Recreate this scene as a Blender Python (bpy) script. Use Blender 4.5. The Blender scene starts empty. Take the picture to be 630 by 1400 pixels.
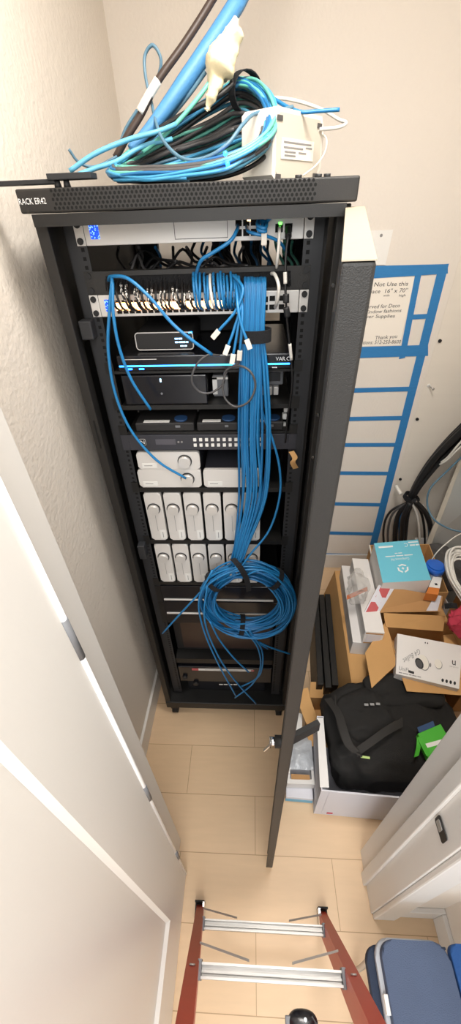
import bpy, bmesh, math, random
from mathutils import Vector as V, Matrix, noise
random.seed(7)
SC = bpy.context.scene
COL = SC.collection
# ------------------------------------------------------------------ camera
FPX = 528.645
PITCH, YAW, ROLL = math.radians(38.155), math.radians(-3.680), math.radians(-2.1447)
CAM = V((0.11607, -0.95596, 2.02966))
_f = V((math.sin(YAW)*math.cos(PITCH), math.cos(YAW)*math.cos(PITCH), -math.sin(PITCH)))
_r = V((math.cos(YAW), -math.sin(YAW), 0)); _u = _r.cross(_f)
RT = math.cos(ROLL)*_r + math.sin(ROLL)*_u
UP = -math.sin(ROLL)*_r + math.cos(ROLL)*_u
cd = bpy.data.cameras.new('camera'); cam = bpy.data.objects.new('camera', cd); COL.objects.link(cam)
m3 = Matrix((RT, UP, -_f)).transposed()
cam.matrix_world = Matrix.Translation(CAM) @ m3.to_4x4()
cd.sensor_fit = 'VERTICAL'; cd.sensor_height = 36; cd.lens = 36*FPX/1400; cd.clip_start = .01
SC.camera = cam

def at(u, v, ax, val):
    "measured point of the photograph at a known depth (x, y or z plane)"
    r = RT*((u-315)/FPX) - UP*((v-700)/FPX) + _f
    i = 'xyz'.index(ax)
    return CAM + r*((val-CAM[i])/r[i])
def aty(u, v, y): return at(u, v, 'y', y)
def atz(u, v, z): return at(u, v, 'z', z)

# ------------------------------------------------------------------ materials
def lin(h):
    h = h.lstrip('#'); o = []
    for i in (0, 2, 4):
        c = int(h[i:i+2], 16)/255
        o.append(c/12.92 if c <= .04045 else ((c+.055)/1.055)**2.4)
    return (*o, 1)
def mat(name, col, rough=.5, metal=0, bump=0, bscale=200, var=0, vscale=8, emit=None, es=0, coat=0, alpha=1, trans=0, spec=.5, stretch=None):
    m = bpy.data.materials.new(name); m.use_nodes = True
    nt = m.node_tree; b = nt.nodes['Principled BSDF']; L = nt.links
    c = lin(col)
    b.inputs['Base Color'].default_value = c
    b.inputs['Roughness'].default_value = rough; b.inputs['Metallic'].default_value = metal
    b.inputs['Coat Weight'].default_value = coat; b.inputs['Alpha'].default_value = alpha
    b.inputs['Transmission Weight'].default_value = trans
    b.inputs['Specular IOR Level'].default_value = spec
    tc = nt.nodes.new('ShaderNodeTexCoord')
    src = tc.outputs['Object']
    if stretch:
        mp = nt.nodes.new('ShaderNodeMapping'); mp.inputs['Scale'].default_value = stretch
        L.new(src, mp.inputs['Vector']); src = mp.outputs['Vector']
    if var:
        n = nt.nodes.new('ShaderNodeTexNoise'); n.inputs['Scale'].default_value = vscale; n.inputs['Detail'].default_value = 4
        L.new(src, n.inputs['Vector'])
        mx = nt.nodes.new('ShaderNodeMixRGB')
        mx.inputs[1].default_value = (*[x*(1-var) for x in c[:3]], 1); mx.inputs[2].default_value = (*[min(1, x*(1+var)) for x in c[:3]], 1)
        L.new(n.outputs['Fac'], mx.inputs[0]); L.new(mx.outputs[0], b.inputs['Base Color'])
    if bump:
        n = nt.nodes.new('ShaderNodeTexNoise'); n.inputs['Scale'].default_value = bscale; n.inputs['Detail'].default_value = 3
        L.new(src, n.inputs['Vector'])
        bp = nt.nodes.new('ShaderNodeBump'); bp.inputs['Strength'].default_value = bump; bp.inputs['Distance'].default_value = .004
        L.new(n.outputs['Fac'], bp.inputs['Height']); L.new(bp.outputs[0], b.inputs['Normal'])
    if emit:
        b.inputs['Emission Color'].default_value = lin(emit); b.inputs['Emission Strength'].default_value = es
    return m
def speckle(name, base, mark, scale, thr, rough=.5, stretch=(1, 1, 1), emit=0):
    "base colour with printed flecks"
    m = mat(name, base, rough); nt = m.node_tree; L = nt.links; b = nt.nodes['Principled BSDF']
    tc = nt.nodes.new('ShaderNodeTexCoord'); mp = nt.nodes.new('ShaderNodeMapping'); mp.inputs['Scale'].default_value = stretch
    L.new(tc.outputs['Object'], mp.inputs['Vector'])
    n = nt.nodes.new('ShaderNodeTexNoise'); n.inputs['Scale'].default_value = scale; n.inputs['Detail'].default_value = 1
    L.new(mp.outputs[0], n.inputs['Vector'])
    r = nt.nodes.new('ShaderNodeValToRGB'); r.color_ramp.elements[0].position = thr; r.color_ramp.elements[1].position = thr+.03
    r.color_ramp.elements[0].color = lin(base); r.color_ramp.elements[1].color = lin(mark)
    L.new(n.outputs['Fac'], r.inputs[0]); L.new(r.outputs[0], b.inputs['Base Color'])
    if emit:
        L.new(r.outputs[0], b.inputs['Emission Color']); b.inputs['Emission Strength'].default_value = emit
    return m
M = {}
M['wall'] = mat('painted_plaster', 'DFD7CD', .85, bump=.35, bscale=90, var=.02, vscale=3)
M['wall_left'] = mat('orange_peel_plaster', 'E0D7CB', .85, bump=.6, bscale=75)
M['white_paint'] = mat('white_semigloss', 'D9D5CF', .35, bump=.04, bscale=120)
M['topsheen'] = mat('beige_edge_reflection', 'A39682', .5, bump=.2, bscale=40)  # reflection on the black rack door's top, put into the colour
M['highlight_white'] = mat('white_highlight', 'F2F2F2', .2)
M['ceiling'] = mat('ceiling_paint', 'EEE9E2', .9)
M['backboard'] = mat('painted_board', 'DFD7CB', .8, var=.03, vscale=3, stretch=(.4, 1, 9))
M['black'] = mat('black_powdercoat', '131211', .5, bump=.15, bscale=900)
M['black2'] = mat('charcoal_powdercoat', '1E1C1A', .5, bump=.25, bscale=900)
M['rail'] = mat('rail_grey', '26272A', .55)
M['hole'] = mat('dark_void', '060606', .9)
M['whitemetal'] = mat('white_powdercoat', 'D9D6D2', .4, metal=.2)
M['silver'] = mat('anodised_silver', 'DAD6D1', .42, metal=.15)
M['silverdark'] = mat('knob_silver', 'D6D2CD', .35, metal=.3)
M['chrome'] = mat('chrome', 'D8D8D8', .15, metal=1)
M['alu'] = mat('aluminium', 'B4B2AE', .42, metal=.6, bump=.1, bscale=60, stretch=(.3, 6, 6))
M['blackgloss'] = mat('gloss_black_plastic', '15151A', .25, spec=.6)
M['blackplastic'] = mat('matte_black_plastic', '211F1F', .6)
M['greyplastic'] = mat('grey_plastic', '6F7073', .5)
M['darkgrey'] = mat('dark_grey_plastic', '34343A', .45)
M['label'] = mat('white_label', 'E6E4DF', .6)
M['ink'] = mat('black_ink', '1B1B1D', .6)
M['inkgrey'] = mat('grey_ink', '8A8886', .6)
M['whiteink'] = mat('white_ink', 'F2F2F2', .6)
M['cable'] = mat('blue_cable', '1F74AB', .42, var=.1, vscale=30)
M['cable2'] = mat('deep_blue_cable', '1A659A', .42)
M['cable3'] = mat('pale_blue_cable', '62ABCB', .42)
M['teal'] = mat('teal_cable', '64B5A2', .42)
M['slate'] = mat('slate_blue_cable', '55788C', .45)
M['cblack'] = mat('black_cable', '1B1A1B', .45)
M['cgrey'] = mat('grey_cable', '4C4A4A', .5)
M['cwhite'] = mat('white_cable', 'DCD8D0', .45)
M['topblue'] = mat('light_blue_cable', '4397C4', .42)
M['cbrown'] = mat('brown_black_cable', '3A2C25', .5)
M['sleeve'] = mat('bright_blue_sleeve', '4A86B8', .5, bump=.2, bscale=160)
M['printed'] = speckle('black_cable_white_print', '151416', 'E8E4DC', 300, .52, .5, (1, 1, .6))
M['printblue'] = speckle('blue_cable_black_print', '1F74AB', '12222E', 420, .6, .45, (1, 1, .55))
M['plug'] = mat('clear_plug', 'E9E2D6', .2, alpha=.75, spec=.7)
M['velcro'] = mat('velcro', '17171A', .95, bump=.6, bscale=700)
M['bluescreen'] = speckle('blue_lit_screen', '0A3FC0', '7EB6FF', 330, .56, .3, emit=1.0)
M['blueled'] = mat('blue_led', '1E6BFF', .4, emit='1C74FF', es=9)
M['bluebar'] = mat('blue_light_bar', '3FA8FF', .4, emit='2E9CFF', es=4)
M['lcd'] = mat('lcd_text', 'BFE4FF', .4, emit='9AD2FF', es=2.2)
M['warmled'] = mat('warm_led', 'FFD9A0', .4, emit='FFB36E', es=7)
M['greenled'] = mat('green_led', '60FF60', .4, emit='60FF50', es=3)
M['lcdoff'] = mat('unlit_lcd', '56545A', .3)
M['tape'] = mat('painters_tape', '2B79B5', .7, bump=.3, bscale=60, var=.1, vscale=25, stretch=(1, 1, 5))
M['paper'] = mat('white_paper', 'EEE6DA', .8)
M['kraft'] = mat('kraft_cardboard', 'C89A62', .85, var=.06, vscale=14)
M['kraft2'] = mat('kraft_inside', 'B68A5A', .88, var=.06, vscale=14)
M['whitebox'] = mat('white_carton', 'E4E0DC', .6)
M['whitebox2'] = mat('lavender_white_carton', 'D6D5DB', .65)
M['sky'] = mat('sky_blue_print', '6FC6DC', .45)
M['red'] = mat('red_sticker', 'C0585A', .6)
M['redcloth'] = mat('red_cloth', 'C03A50', .9, bump=.5, bscale=200)
M['fabric'] = mat('black_nylon', '1A1816', .8, bump=.7, bscale=500)
M['strapm'] = mat('black_webbing', '2A2724', .75, bump=.6, bscale=600)
M['green'] = mat('green_print', '46B02E', .6)
M['lime'] = mat('lime_tag', 'B8D080', .6)
M['navy'] = mat('navy_plastic', '24456E', .6)
M['bluelid'] = mat('blue_plastic_lid', '1F63C8', .35)
M['jar'] = mat('clear_plastic', 'AFC0D8', .15, alpha=.55)
M['film'] = mat('clear_film', 'D8D4CF', .12, alpha=.3, bump=1.0, bscale=22)
M['bubble'] = mat('bubble_wrap', 'B9BCC0', .2, alpha=.92, bump=1.0, bscale=45)
M['orange'] = mat('orange_print', 'CF7A34', .6)
M['orangetr'] = mat('amber_tape', 'B4633A', .4)
M['beige'] = mat('ivory_plastic', 'C9C1B2', .5)
M['ivory'] = mat('ivory_shell', 'E6E1D6', .45)
M['cream'] = mat('cream_film', 'E2D3AE', .55, bump=.8, bscale=40)
M['ladder'] = mat('red_fibreglass', 'B0402F', .45, var=.08, vscale=20)
M['denim'] = mat('grey_blue_fabric', '4A566E', .9, bump=.5, bscale=400, var=.1, vscale=12)
M['bluecloth'] = mat('blue_fabric', '1F4C86', .85, bump=.4, bscale=400, var=.1, vscale=10)
M['navyfab'] = mat('dark_blue_fabric', '2B3548', .9, bump=.5, bscale=400)
M['chairrim'] = mat('grey_plastic_rim', 'A9ABB0', .5)
M['brownpanel'] = mat('smoked_panel', '3B2C26', .35)
M['zinc'] = mat('zinc_panel', 'C3C3BF', .45, metal=.5)
M['rubber'] = mat('rubber', '131313', .7)
# floor planks
fm = mat('plank_floor', 'C8A47C', .42); M['floor'] = fm
nt = fm.node_tree; L = nt.links; b = nt.nodes['Principled BSDF']
tc = nt.nodes.new('ShaderNodeTexCoord'); mp = nt.nodes.new('ShaderNodeMapping'); mp.inputs['Location'].default_value = (.46, .0, 0)
L.new(tc.outputs['Object'], mp.inputs['Vector'])
bk = nt.nodes.new('ShaderNodeTexBrick'); bk.inputs['Scale'].default_value = 1
bk.inputs['Brick Width'].default_value = .60; bk.inputs['Row Height'].default_value = .196; bk.inputs['Mortar Size'].default_value = .0012
bk.inputs['Color1'].default_value = lin('DABB97'); bk.inputs['Color2'].default_value = lin('D6B792'); bk.inputs['Mortar'].default_value = lin('A78863')
L.new(mp.outputs[0], bk.inputs['Vector'])
mp2 = nt.nodes.new('ShaderNodeMapping'); mp2.inputs['Scale'].default_value = (1.2, 9, 1); L.new(tc.outputs['Object'], mp2.inputs['Vector'])
nz = nt.nodes.new('ShaderNodeTexNoise'); nz.inputs['Scale'].default_value = 6; nz.inputs['Detail'].default_value = 5; L.new(mp2.outputs[0], nz.inputs['Vector'])
hs = nt.nodes.new('ShaderNodeHueSaturation'); L.new(bk.outputs['Color'], hs.inputs['Color'])
mr = nt.nodes.new('ShaderNodeMapRange'); mr.inputs['To Min'].default_value = .93; mr.inputs['To Max'].default_value = 1.07
L.new(nz.outputs['Fac'], mr.inputs[0]); L.new(mr.outputs[0], hs.inputs['Value']); L.new(hs.outputs[0], b.inputs['Base Color'])

# ------------------------------------------------------------------ mesh builder
X, Y, Z = V((1, 0, 0)), V((0, 1, 0)), V((0, 0, 1))
def smooth_path(pts, n=6, closed=False):
    pts = [V(p) for p in pts]; N = len(pts); out = []
    rng = range(N if closed else N-1)
    for i in rng:
        if closed: p0, p1, p2, p3 = pts[i-1], pts[i], pts[(i+1) % N], pts[(i+2) % N]
        else:
            p1, p2 = pts[i], pts[i+1]
            p0 = pts[i-1] if i else p1*2-p2
            p3 = pts[i+2] if i+2 < N else p2*2-p1
        for k in range(n):
            t = k/n
            out.append(.5*((2*p1)+(p2-p0)*t+(2*p0-5*p1+4*p2-p3)*t*t+(3*p1-p0-3*p2+p3)*t**3))
    if not closed: out.append(pts[-1])
    return out
class MB:
    def __init__(s): s.bm = bmesh.new()
    def _mi(s, fs, m, sm=False):
        for f in fs: f.material_index = m; f.smooth = sm
    def hexa(s, P, m=0, bev=0):
        vs = [s.bm.verts.new(p) for p in P]
        F = [(0, 3, 2, 1), (4, 5, 6, 7), (0, 1, 5, 4), (1, 2, 6, 5), (2, 3, 7, 6), (3, 0, 4, 7)]
        fs = [s.bm.faces.new([vs[i] for i in f]) for f in F]
        s._mi(fs, m)
        if bev:
            es = list({e for f in fs for e in f.edges})
            r = bmesh.ops.bevel(s.bm, geom=es, offset=bev, segments=2, affect='EDGES', profile=.5)
            s._mi(r['faces'], m, False)
        return s
    def span(s, o, a, b, c, m=0, bev=0):
        o, a, b, c = V(o), V(a), V(b), V(c)
        if a.cross(b).dot(c) < 0: a, b = b, a
        return s.hexa([o, o+a, o+a+b, o+b, o+c, o+a+c, o+a+b+c, o+b+c], m, bev)
    def box(s, x0, x1, y0, y1, z0, z1, m=0, bev=0):
        return s.span((x0, y0, z0), (x1-x0, 0, 0), (0, y1-y0, 0), (0, 0, z1-z0), m, bev)
    def slab(s, a, b, c, d, t, m=0):
        "four corner sheet with thickness t along its normal"
        a, b, c, d = V(a), V(b), V(c), V(d); n = (b-a).cross(d-a).normalized()*t
        return s.hexa([a, b, c, d, a+n, b+n, c+n, d+n], m)
    def rbox(s, x0, x1, z0, z1, y0, y1, r, m=0, seg=5, fm=None, bev=0):
        "box whose outline in x-z has round corners, front face at y0"
        pts = []
        for cx, cz, a0 in ((x1-r, z1-r, 0), (x0+r, z1-r, 90), (x0+r, z0+r, 180), (x1-r, z0+r, 270)):
            for k in range(seg+1):
                a = math.radians(a0+90*k/seg); pts.append((cx+r*math.cos(a), cz+r*math.sin(a)))
        return s.prism([V((p[0], y0, p[1])) for p in pts], V((0, y1-y0, 0)), m, fm, bev)
    def prism(s, pts, d, m=0, fm=None, bev=0, sm=False):
        pts = [V(p) for p in pts]; d = V(d)
        v0 = [s.bm.verts.new(p) for p in pts]; v1 = [s.bm.verts.new(p+d) for p in pts]; n = len(pts)
        f0 = s.bm.faces.new(v0); f1 = s.bm.faces.new(v1[::-1])
        sd = [s.bm.faces.new((v0[(i+1) % n], v0[i], v1[i], v1[(i+1) % n])) for i in range(n)]
        s._mi([f0, f1], m if fm is None else fm); s._mi(sd, m, sm)
        if bev:
            r = bmesh.ops.bevel(s.bm, geom=list(f0.edges), offset=bev, segments=3, affect='EDGES', profile=.5)
            s._mi(r['faces'], m, True)
        return s
    def cyl(s, c, ax, r, h, seg=16, m=0, r2=None, fm=None):
        c, ax = V(c), V(ax).normalized(); q = ax.to_track_quat('Z', 'Y'); r2 = r if r2 is None else r2
        a = [c+q @ V((r*math.cos(2*math.pi*i/seg), r*math.sin(2*math.pi*i/seg), 0)) for i in range(seg)]
        b_ = [c+ax*h+q @ V((r2*math.cos(2*math.pi*i/seg), r2*math.sin(2*math.pi*i/seg), 0)) for i in range(seg)]
        va = [s.bm.verts.new(p) for p in a]; vb = [s.bm.verts.new(p) for p in b_]
        s._mi([s.bm.faces.new(va[::-1]), s.bm.faces.new(vb)], m if fm is None else fm)
        s._mi([s.bm.faces.new((va[i], va[(i+1) % seg], vb[(i+1) % seg], vb[i])) for i in range(seg)], m, True)
        return s
    def tube(s, pts, r, seg=7, m=0, closed=False, raw=False, n=6):
        P = [V(p) for p in pts] if raw else smooth_path(pts, n, closed)
        N = len(P); rings = []; t0 = (P[1]-P[0]).normalized()
        nrm = t0.orthogonal().normalized()
        rf = r if callable(r) else (lambda t: r)
        for i, p in enumerate(P):
            t = ((P[(i+1) % N]-P[i-1]) if closed else (P[min(i+1, N-1)]-P[max(i-1, 0)])).normalized()
            nrm = (nrm-t*nrm.dot(t))
            nrm = nrm.normalized() if nrm.length > 1e-6 else t.orthogonal().normalized()
            bn = t.cross(nrm); rr = rf(i/max(1, N-1))
            rings.append([s.bm.verts.new(p+rr*(math.cos(2*math.pi*k/seg)*nrm+math.sin(2*math.pi*k/seg)*bn)) for k in range(seg)])
        fs = []
        for i in range(N if closed else N-1):
            A, B = rings[i], rings[(i+1) % N]
            fs += [s.bm.faces.new((A[k], A[(k+1) % seg], B[(k+1) % seg], B[k])) for k in range(seg)]
        s._mi(fs, m, True)
        if not closed: s._mi([s.bm.faces.new(rings[0][::-1]), s.bm.faces.new(rings[-1])], m)
        return s
    def band(s, pts, w, t, m=0, n=6, wd=None):
        "flat strap along pts; w = width vector"
        P = smooth_path(pts, n); w = V(w); rings = []
        for i, p in enumerate(P):
            tg = (P[min(i+1, len(P)-1)]-P[max(i-1, 0)]).normalized(); nn = tg.cross(w).normalized()*t*.5
            rings.append([s.bm.verts.new(q) for q in (p-w*.5-nn, p+w*.5-nn, p+w*.5+nn, p-w*.5+nn)])
        fs = []
        for A, B in zip(rings, rings[1:]):
            fs += [s.bm.faces.new((A[k], A[(k+1) % 4], B[(k+1) % 4], B[k])) for k in range(4)]
        s._mi(fs, m, False); s._mi([s.bm.faces.new(rings[0][::-1]), s.bm.faces.new(rings[-1])], m)
        return s
    def blob(s, c, sz, e=.5, amp=.01, ns=8, seg=40, m=0, rot=None, seed=0, zf=None):
        "superellipsoid with lumps"
        c = V(c); rows = seg//2; g = []
        sp = lambda a, p: math.copysign(abs(a)**p, a)
        for i in range(rows+1):
            th = -math.pi/2+math.pi*i/rows; row = []
            for j in range(seg):
                ph = 2*math.pi*j/seg
                p = V((sz[0]*sp(math.cos(th), e)*sp(math.cos(ph), e), sz[1]*sp(math.cos(th), e)*sp(math.sin(ph), e), sz[2]*sp(math.sin(th), e)))
                p += amp*noise.noise_vector((c+p)*ns+V((seed, seed*2, 0)))+amp*.4*noise.noise_vector((c+p)*ns*2.7)
                if zf: p = zf(p)
                if rot: p = rot @ p
                row.append(p+c)
            g.append(row)
        bot, top = s.bm.verts.new(g[0][0]), s.bm.verts.new(g[-1][0])
        vs = [[s.bm.verts.new(p) for p in r] for r in g[1:-1]]
        fs = []
        for a, b_ in zip(vs, vs[1:]):
            fs += [s.bm.faces.new((a[j], a[(j+1) % seg], b_[(j+1) % seg], b_[j])) for j in range(seg)]
        fs += [s.bm.faces.new((bot, vs[0][(j+1) % seg], vs[0][j])) for j in range(seg)]
        fs += [s.bm.faces.new((top, vs[-1][j], vs[-1][(j+1) % seg])) for j in range(seg)]
        s._mi(fs, m, True); return s
    def sphere(s, c, r, m=0, seg=16): return s.blob(c, (r, r, r), 1, 0, 1, seg, m)
    def text(s, body, o, right, up, m=0, shear=0, lift=.0004):
        "lettering: starts at o, as long as |right|, capitals as tall as |up|"
        cu = bpy.data.curves.new('t', 'FONT'); cu.body = body; cu.shear = shear; cu.resolution_u = 2
        ob = bpy.data.objects.new('t', cu); COL.objects.link(ob)
        me = bpy.data.meshes.new_from_object(ob); o, right, up = V(o), V(right), V(up)
        xs = [v.co.x for v in me.vertices]; x0, x1 = min(xs), max(xs); cap = .68
        n = right.cross(up).normalized()*lift
        vs = [s.bm.verts.new(o+right*((v.co.x-x0)/(x1-x0))+up*(v.co.y/cap)+n) for v in me.vertices]
        for p in me.polygons:
            try: f = s.bm.faces.new([vs[i] for i in p.vertices]); f.material_index = m
            except ValueError: pass
        bpy.data.objects.remove(ob); bpy.data.meshes.remove(me); bpy.data.curves.remove(cu)
        return s
    def marks(s, words, o, right, up, m=0, lift=.0004):
        "print too small to read: one block per word"
        o, right, up = V(o), V(right), V(up); n = right.cross(up).normalized()*lift; tot = sum(words)+.7*(len(words)-1); x = 0
        for w in words:
            a, b_ = o+right*(x/tot)+n, o+right*((x+w)/tot)+n
            s.flat([a, b_, b_+up*.75, a+up*.75], m); x += w+.7
        return s
    def flat(s, pts, m=0):
        f = s.bm.faces.new([s.bm.verts.new(V(p)) for p in pts]); f.material_index = m; return s
    def disc(s, c, ax, r, m=0, seg=16): return s.cyl(c, ax, r, .0006, seg, m)
    def build(s, name, mats, parent=None):
        if not isinstance(mats, (list, tuple)): mats = [mats]
        me = bpy.data.meshes.new(name)
        root = parent
        while root is not None and root.parent is not None: root = root.parent
        if root is not None: bmesh.ops.translate(s.bm, verts=s.bm.verts, vec=-root.location)
        s.bm.normal_update(); s.bm.to_mesh(me); s.bm.free()
        for k in mats: me.materials.append(M[k])
        o = bpy.data.objects.new(name, me); COL.objects.link(o); o.parent = parent
        return o
def tag(o, label=None, cat=None, group=None, kind=None):
    if label: o['label'] = label
    if cat: o['category'] = cat
    if group: o['group'] = group
    if kind: o['kind'] = kind
    return o
def thing(name, label, cat, loc=(0, 0, 0), group=None):
    o = bpy.data.objects.new(name, None); COL.objects.link(o); o.location = loc; o.empty_display_size = .05
    return tag(o, label, cat, group)
def struct(name, mb, mats, label=None, cat=None):
    o = mb.build(name, mats); tag(o, label, cat, None, 'structure'); return o
def copy_tree(o, d, label=None, group=None):
    r = o.copy(); COL.objects.link(r); r.location = V(o.location)+V(d)
    if label: r['label'] = label
    if group: r['group'] = group
    for ch in list(o.children):
        c = ch.copy(); COL.objects.link(c); c.parent = r
        for g in list(ch.children):
            q = g.copy(); COL.objects.link(q); q.parent = c
    return r
R = random.uniform

# ================================================================== THE ROOM
struct('floor', MB().box(-1.6, 1.7, -2.6, 1.1, -.05, 0), 'floor', 'tan plank floor with fine joints', 'floor')
struct('ceiling', MB().box(-1.6, 1.7, -.74, 1.1, 3.0, 3.1), 'ceiling', 'white ceiling over the closet', 'ceiling')
mb = MB().prism([(-.392, -.55, 0), (-.356, 1.0, 0), (-.5, 1.0, 0), (-.5, -.55, 0)], (0, 0, 3.0))
struct('wall_left', mb, 'wall_left', 'cream textured plaster wall left of the rack', 'wall')
struct('wall_back', MB().box(-.5, 1.5, 1.0, 1.1, 0, 3.0), 'wall', 'cream painted wall behind the rack', 'wall')
struct('wall_right', MB().box(1.4, 1.5, -.55, 1.0, 0, 3.0), 'wall', 'cream painted wall right of the boxes', 'wall')
mb = MB().box(-1.3, -.185, -.725, -.55, 0, 3.0).box(.578, 1.5, -.725, -.56, 0, 3.0).box(-.185, .578, -.725, -.56, 2.42, 3.0)
struct('wall_front', mb, 'wall', 'wall with the closet doorway the ladder stands in', 'wall')
struct('wall_hall', MB().box(.79, .9, -2.2, -.725, 0, 3.0), 'wall', 'pale hall wall beside the doorway', 'wall')
# baseboards
mb = MB().prism([(-.392, -.55, 0), (-.380, -.55, 0), (-.344, 1.0, 0), (-.356, 1.0, 0)], (0, 0, .125))
struct('baseboard_left', mb, 'white_paint', 'white baseboard along the left wall', 'baseboard')
struct('baseboard_back', MB().box(-.344, 1.4, .987, 1.0, 0, .122), 'white_paint', 'white baseboard along the back wall', 'baseboard')
struct('baseboard_hall', MB().box(.595, .79, -.74, -.725, 0, .11, 0, .003).box(.775, .79, -2.2, -.74, 0, .11, 0, .003), 'white_paint', 'white baseboard in the hall corner', 'baseboard')
# jambs
mb = MB().box(-.185, -.165, -.735, -.55, 0, 2.42, 0, .002).box(-.25, -.185, -.562, -.55, 0, 2.42, 0, .002)
struct('trim_1', mb, 'white_paint', 'white left door jamb', 'door frame')
mb = MB().box(.558, .578, -.735, -.56, 0, 2.42, 0, .002).box(.546, .558, -.662, -.625, 0, 2.42, 0, .003).box(.563, .64, -.75, -.735, 0, 2.42, 0, .004)
struct('trim_2', mb, 'white_paint', 'white right door jamb with door stop', 'door frame')
# open door leaf on the left
mb = MB()
dx0, dx1, y0, y1, z0, z1 = -.1645, -.128, -1.40, -.652, .012, 2.03
py0, py1, pz0, pz1 = -1.25, -.806, .30, 1.86
mb.box(dx0, dx1, y0, py0, z0, z1).box(dx0, dx1, py1, y1, z0, z1).box(dx0, dx1, py0, py1, z0, pz0).box(dx0, dx1, py0, py1, pz1, z1)
mb.box(dx0+.008, dx1-.012, py0, py1, pz0, pz1)
bv = .007
for a, b_, c, d in (((py0, pz0), (py1, pz0), (py1-bv, pz0+bv), (py0+bv, pz0+bv)), ((py1, pz0), (py1, pz1), (py1-bv, pz1-bv), (py1-bv, pz0+bv)),
                   ((py1, pz1), (py0, pz1), (py0+bv, pz1-bv), (py1-bv, pz1-bv)), ((py0, pz1), (py0, pz0), (py0+bv, pz0+bv), (py0+bv, pz1-bv))):
    mb.flat([(dx1, *a), (dx1, *b_), (dx1-.0118, *c), (dx1-.0118, *d)])
door = struct('door_1', mb, 'white_paint', 'white panel door standing open at the left', 'door')
MB().cyl((-.1285, -.6545, .012), Z, .0052, 2.018, 12).build('edge_highlight', 'highlight_white', door)  # bright bead added to stand for the highlight along the door corner
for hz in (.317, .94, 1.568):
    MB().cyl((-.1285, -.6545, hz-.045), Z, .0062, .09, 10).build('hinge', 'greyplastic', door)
# strike plate
t = thing('strike_plate', 'black metal strike plate with a slot set in the white right door jamb', 'strike plate', (.5575, -.69, .895))
MB().rbox(-.023, .023, -.018, .019, 0, .002, .006).build('plate', 'black', None)
pl = bpy.data.objects['plate']; pl.parent = t; pl.rotation_euler = (0, 0, math.pi/2); pl.location = (-.0015, 0, 0)
sp = MB().rbox(-.004, .017, -.011, .011, 0, .001, .003).build('latch_slot', 'alu', None); sp.parent = pl; sp.location = (0, .0021, 0)
sp.location = (0, .0022, 0)
# white backboard on the back wall and its fixings
o = MB().box(.985, 1.395, .9982, .9998, .15, 2.7).build('backboard', 'backboard'); tag(o, 'large white painted board fixed to the back wall right of the tape grid', 'board')
for i, (u, v) in enumerate(((601, 466), (586, 527), (570, 573), (547, 655))):
    p = aty(u, v, .997)
    if i == 1:
        o = thing('wall_anchor', 'loose silver screw and anchor sticking out of the backboard', 'screw', p)
        MB().cyl(p+V((0, .003, 0)), -Y, .008, .006, 10, 0).build('anchor', 'label', o)
        MB().cyl(p, V((.4, -1, -.2)), .003, .03, 8).cyl(p+V((.012, -.03, -.006)), V((.4, -1, -.2)), .007, .004, 10).build('screw', 'chrome', o)
    else:
        o = MB().cyl(p+V((0, .004, 0)), -Y, .008, .009, 10).build('wall_screw', 'ink')
        tag(o, ('black screw head beside the tape grid, highest on the board', '', 'black screw head on the board, below the loose anchor', 'black screw head just above the tie of the black cable bundle')[i], 'screw')

# ------------------------------------------------------------------ tape grid and sign on the back wall
TN = [0]
def tape(name_label, p):
    TN[0] += 1
    o = MB().slab(*[aty(u, v, .9988-.0001*TN[0]) for u, v in p], .0010).build('tape_strip', 'tape')
    tag(o, name_label, 'tape', 'blue masking tape strips on the wall')
def hstrip(label, ul, vl, ur, vr, h, h2=None):
    h2 = h2 or h; tape(label, [(ul, vl+h), (ur, vr+h2), (ur, vr), (ul, vl)])
tape('long blue tape strip running down the right edge of the taped grid', [(500.5, 765), (509.5, 765), (613.5, 360.5), (600, 362)])
tape('short upright blue tape strip on the right edge of the handwritten sign', [(545, 491), (553.5, 489), (576, 374), (567.5, 374)])
hstrip('wide blue tape strip along the top of the taped area', 490, 364, 612, 361, 18, 13)
hstrip('wide crumpled blue tape strip under the handwritten sign', 470, 475, 585, 471.5, 15)
hstrip('short blue tape strip joining the two uprights right of the sign', 559, 430.5, 594, 428.5, 6.5)
for lab, vl, vr, ur, h in (('blue tape strip first below the sign', 532, 528.5, 567, 6.2), ('blue tape strip second below the sign', 571, 568.5, 556, 5.5),
                           ('blue tape strip third below the sign', 606, 605.5, 547, 5), ('blue tape strip fourth below the sign', 644, 645, 536, 4.8),
                           ('blue tape strip third from the floor', 686, 688, 525, 4.5), ('blue tape strip second from the floor', 726, 728, 515, 4.2), ('blue tape strip lowest above the baseboard', 756, 758, 506, 3.8)):
    hstrip(lab, 430, vl, ur, vr, h)
sg = thing('paper_sign', 'handwritten white paper sign in the blue tape frame reserving the wall space', 'sign', aty(530, 475, .998))
MB().slab(*[aty(u, v, .9993) for u, v in ((480, 474), (546, 472), (567.5, 378), (497, 381))], .0005).build('sheet', 'paper', sg)
mb = MB()
for s_, (ua, va), (ub, vb), h in (('Do Not Use this', (497, 392), (557, 390.5), 5.5), ('Space  16" x 70"', (500, 401.5), (556, 399.5), 5.5), ('wide', (523.5, 405.5), (532, 405), 3), ('high', (545, 405.5), (554, 405), 3.2),
                                ('Reserved for Deco', (491, 422.5), (546, 420), 5), ('Window fashions', (495, 429), (548, 426.5), 4.6), ('Power Supplies', (489, 435.5), (539, 434), 4.6),
                                ('Thank you', (512, 464.5), (542, 462), 5), ('Questions: 512-250-8600', (482, 471), (547, 469.5), 4.8)):
    a, b_ = aty(ua, va, .9984), aty(ub, vb, .9984); c = aty(ua+.26*h, va-h, .9984)
    MB().text(s_, a, b_-a, V((c.x-a.x, 0, c.z-a.z))).build('handwriting', 'ink', sg)
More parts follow.
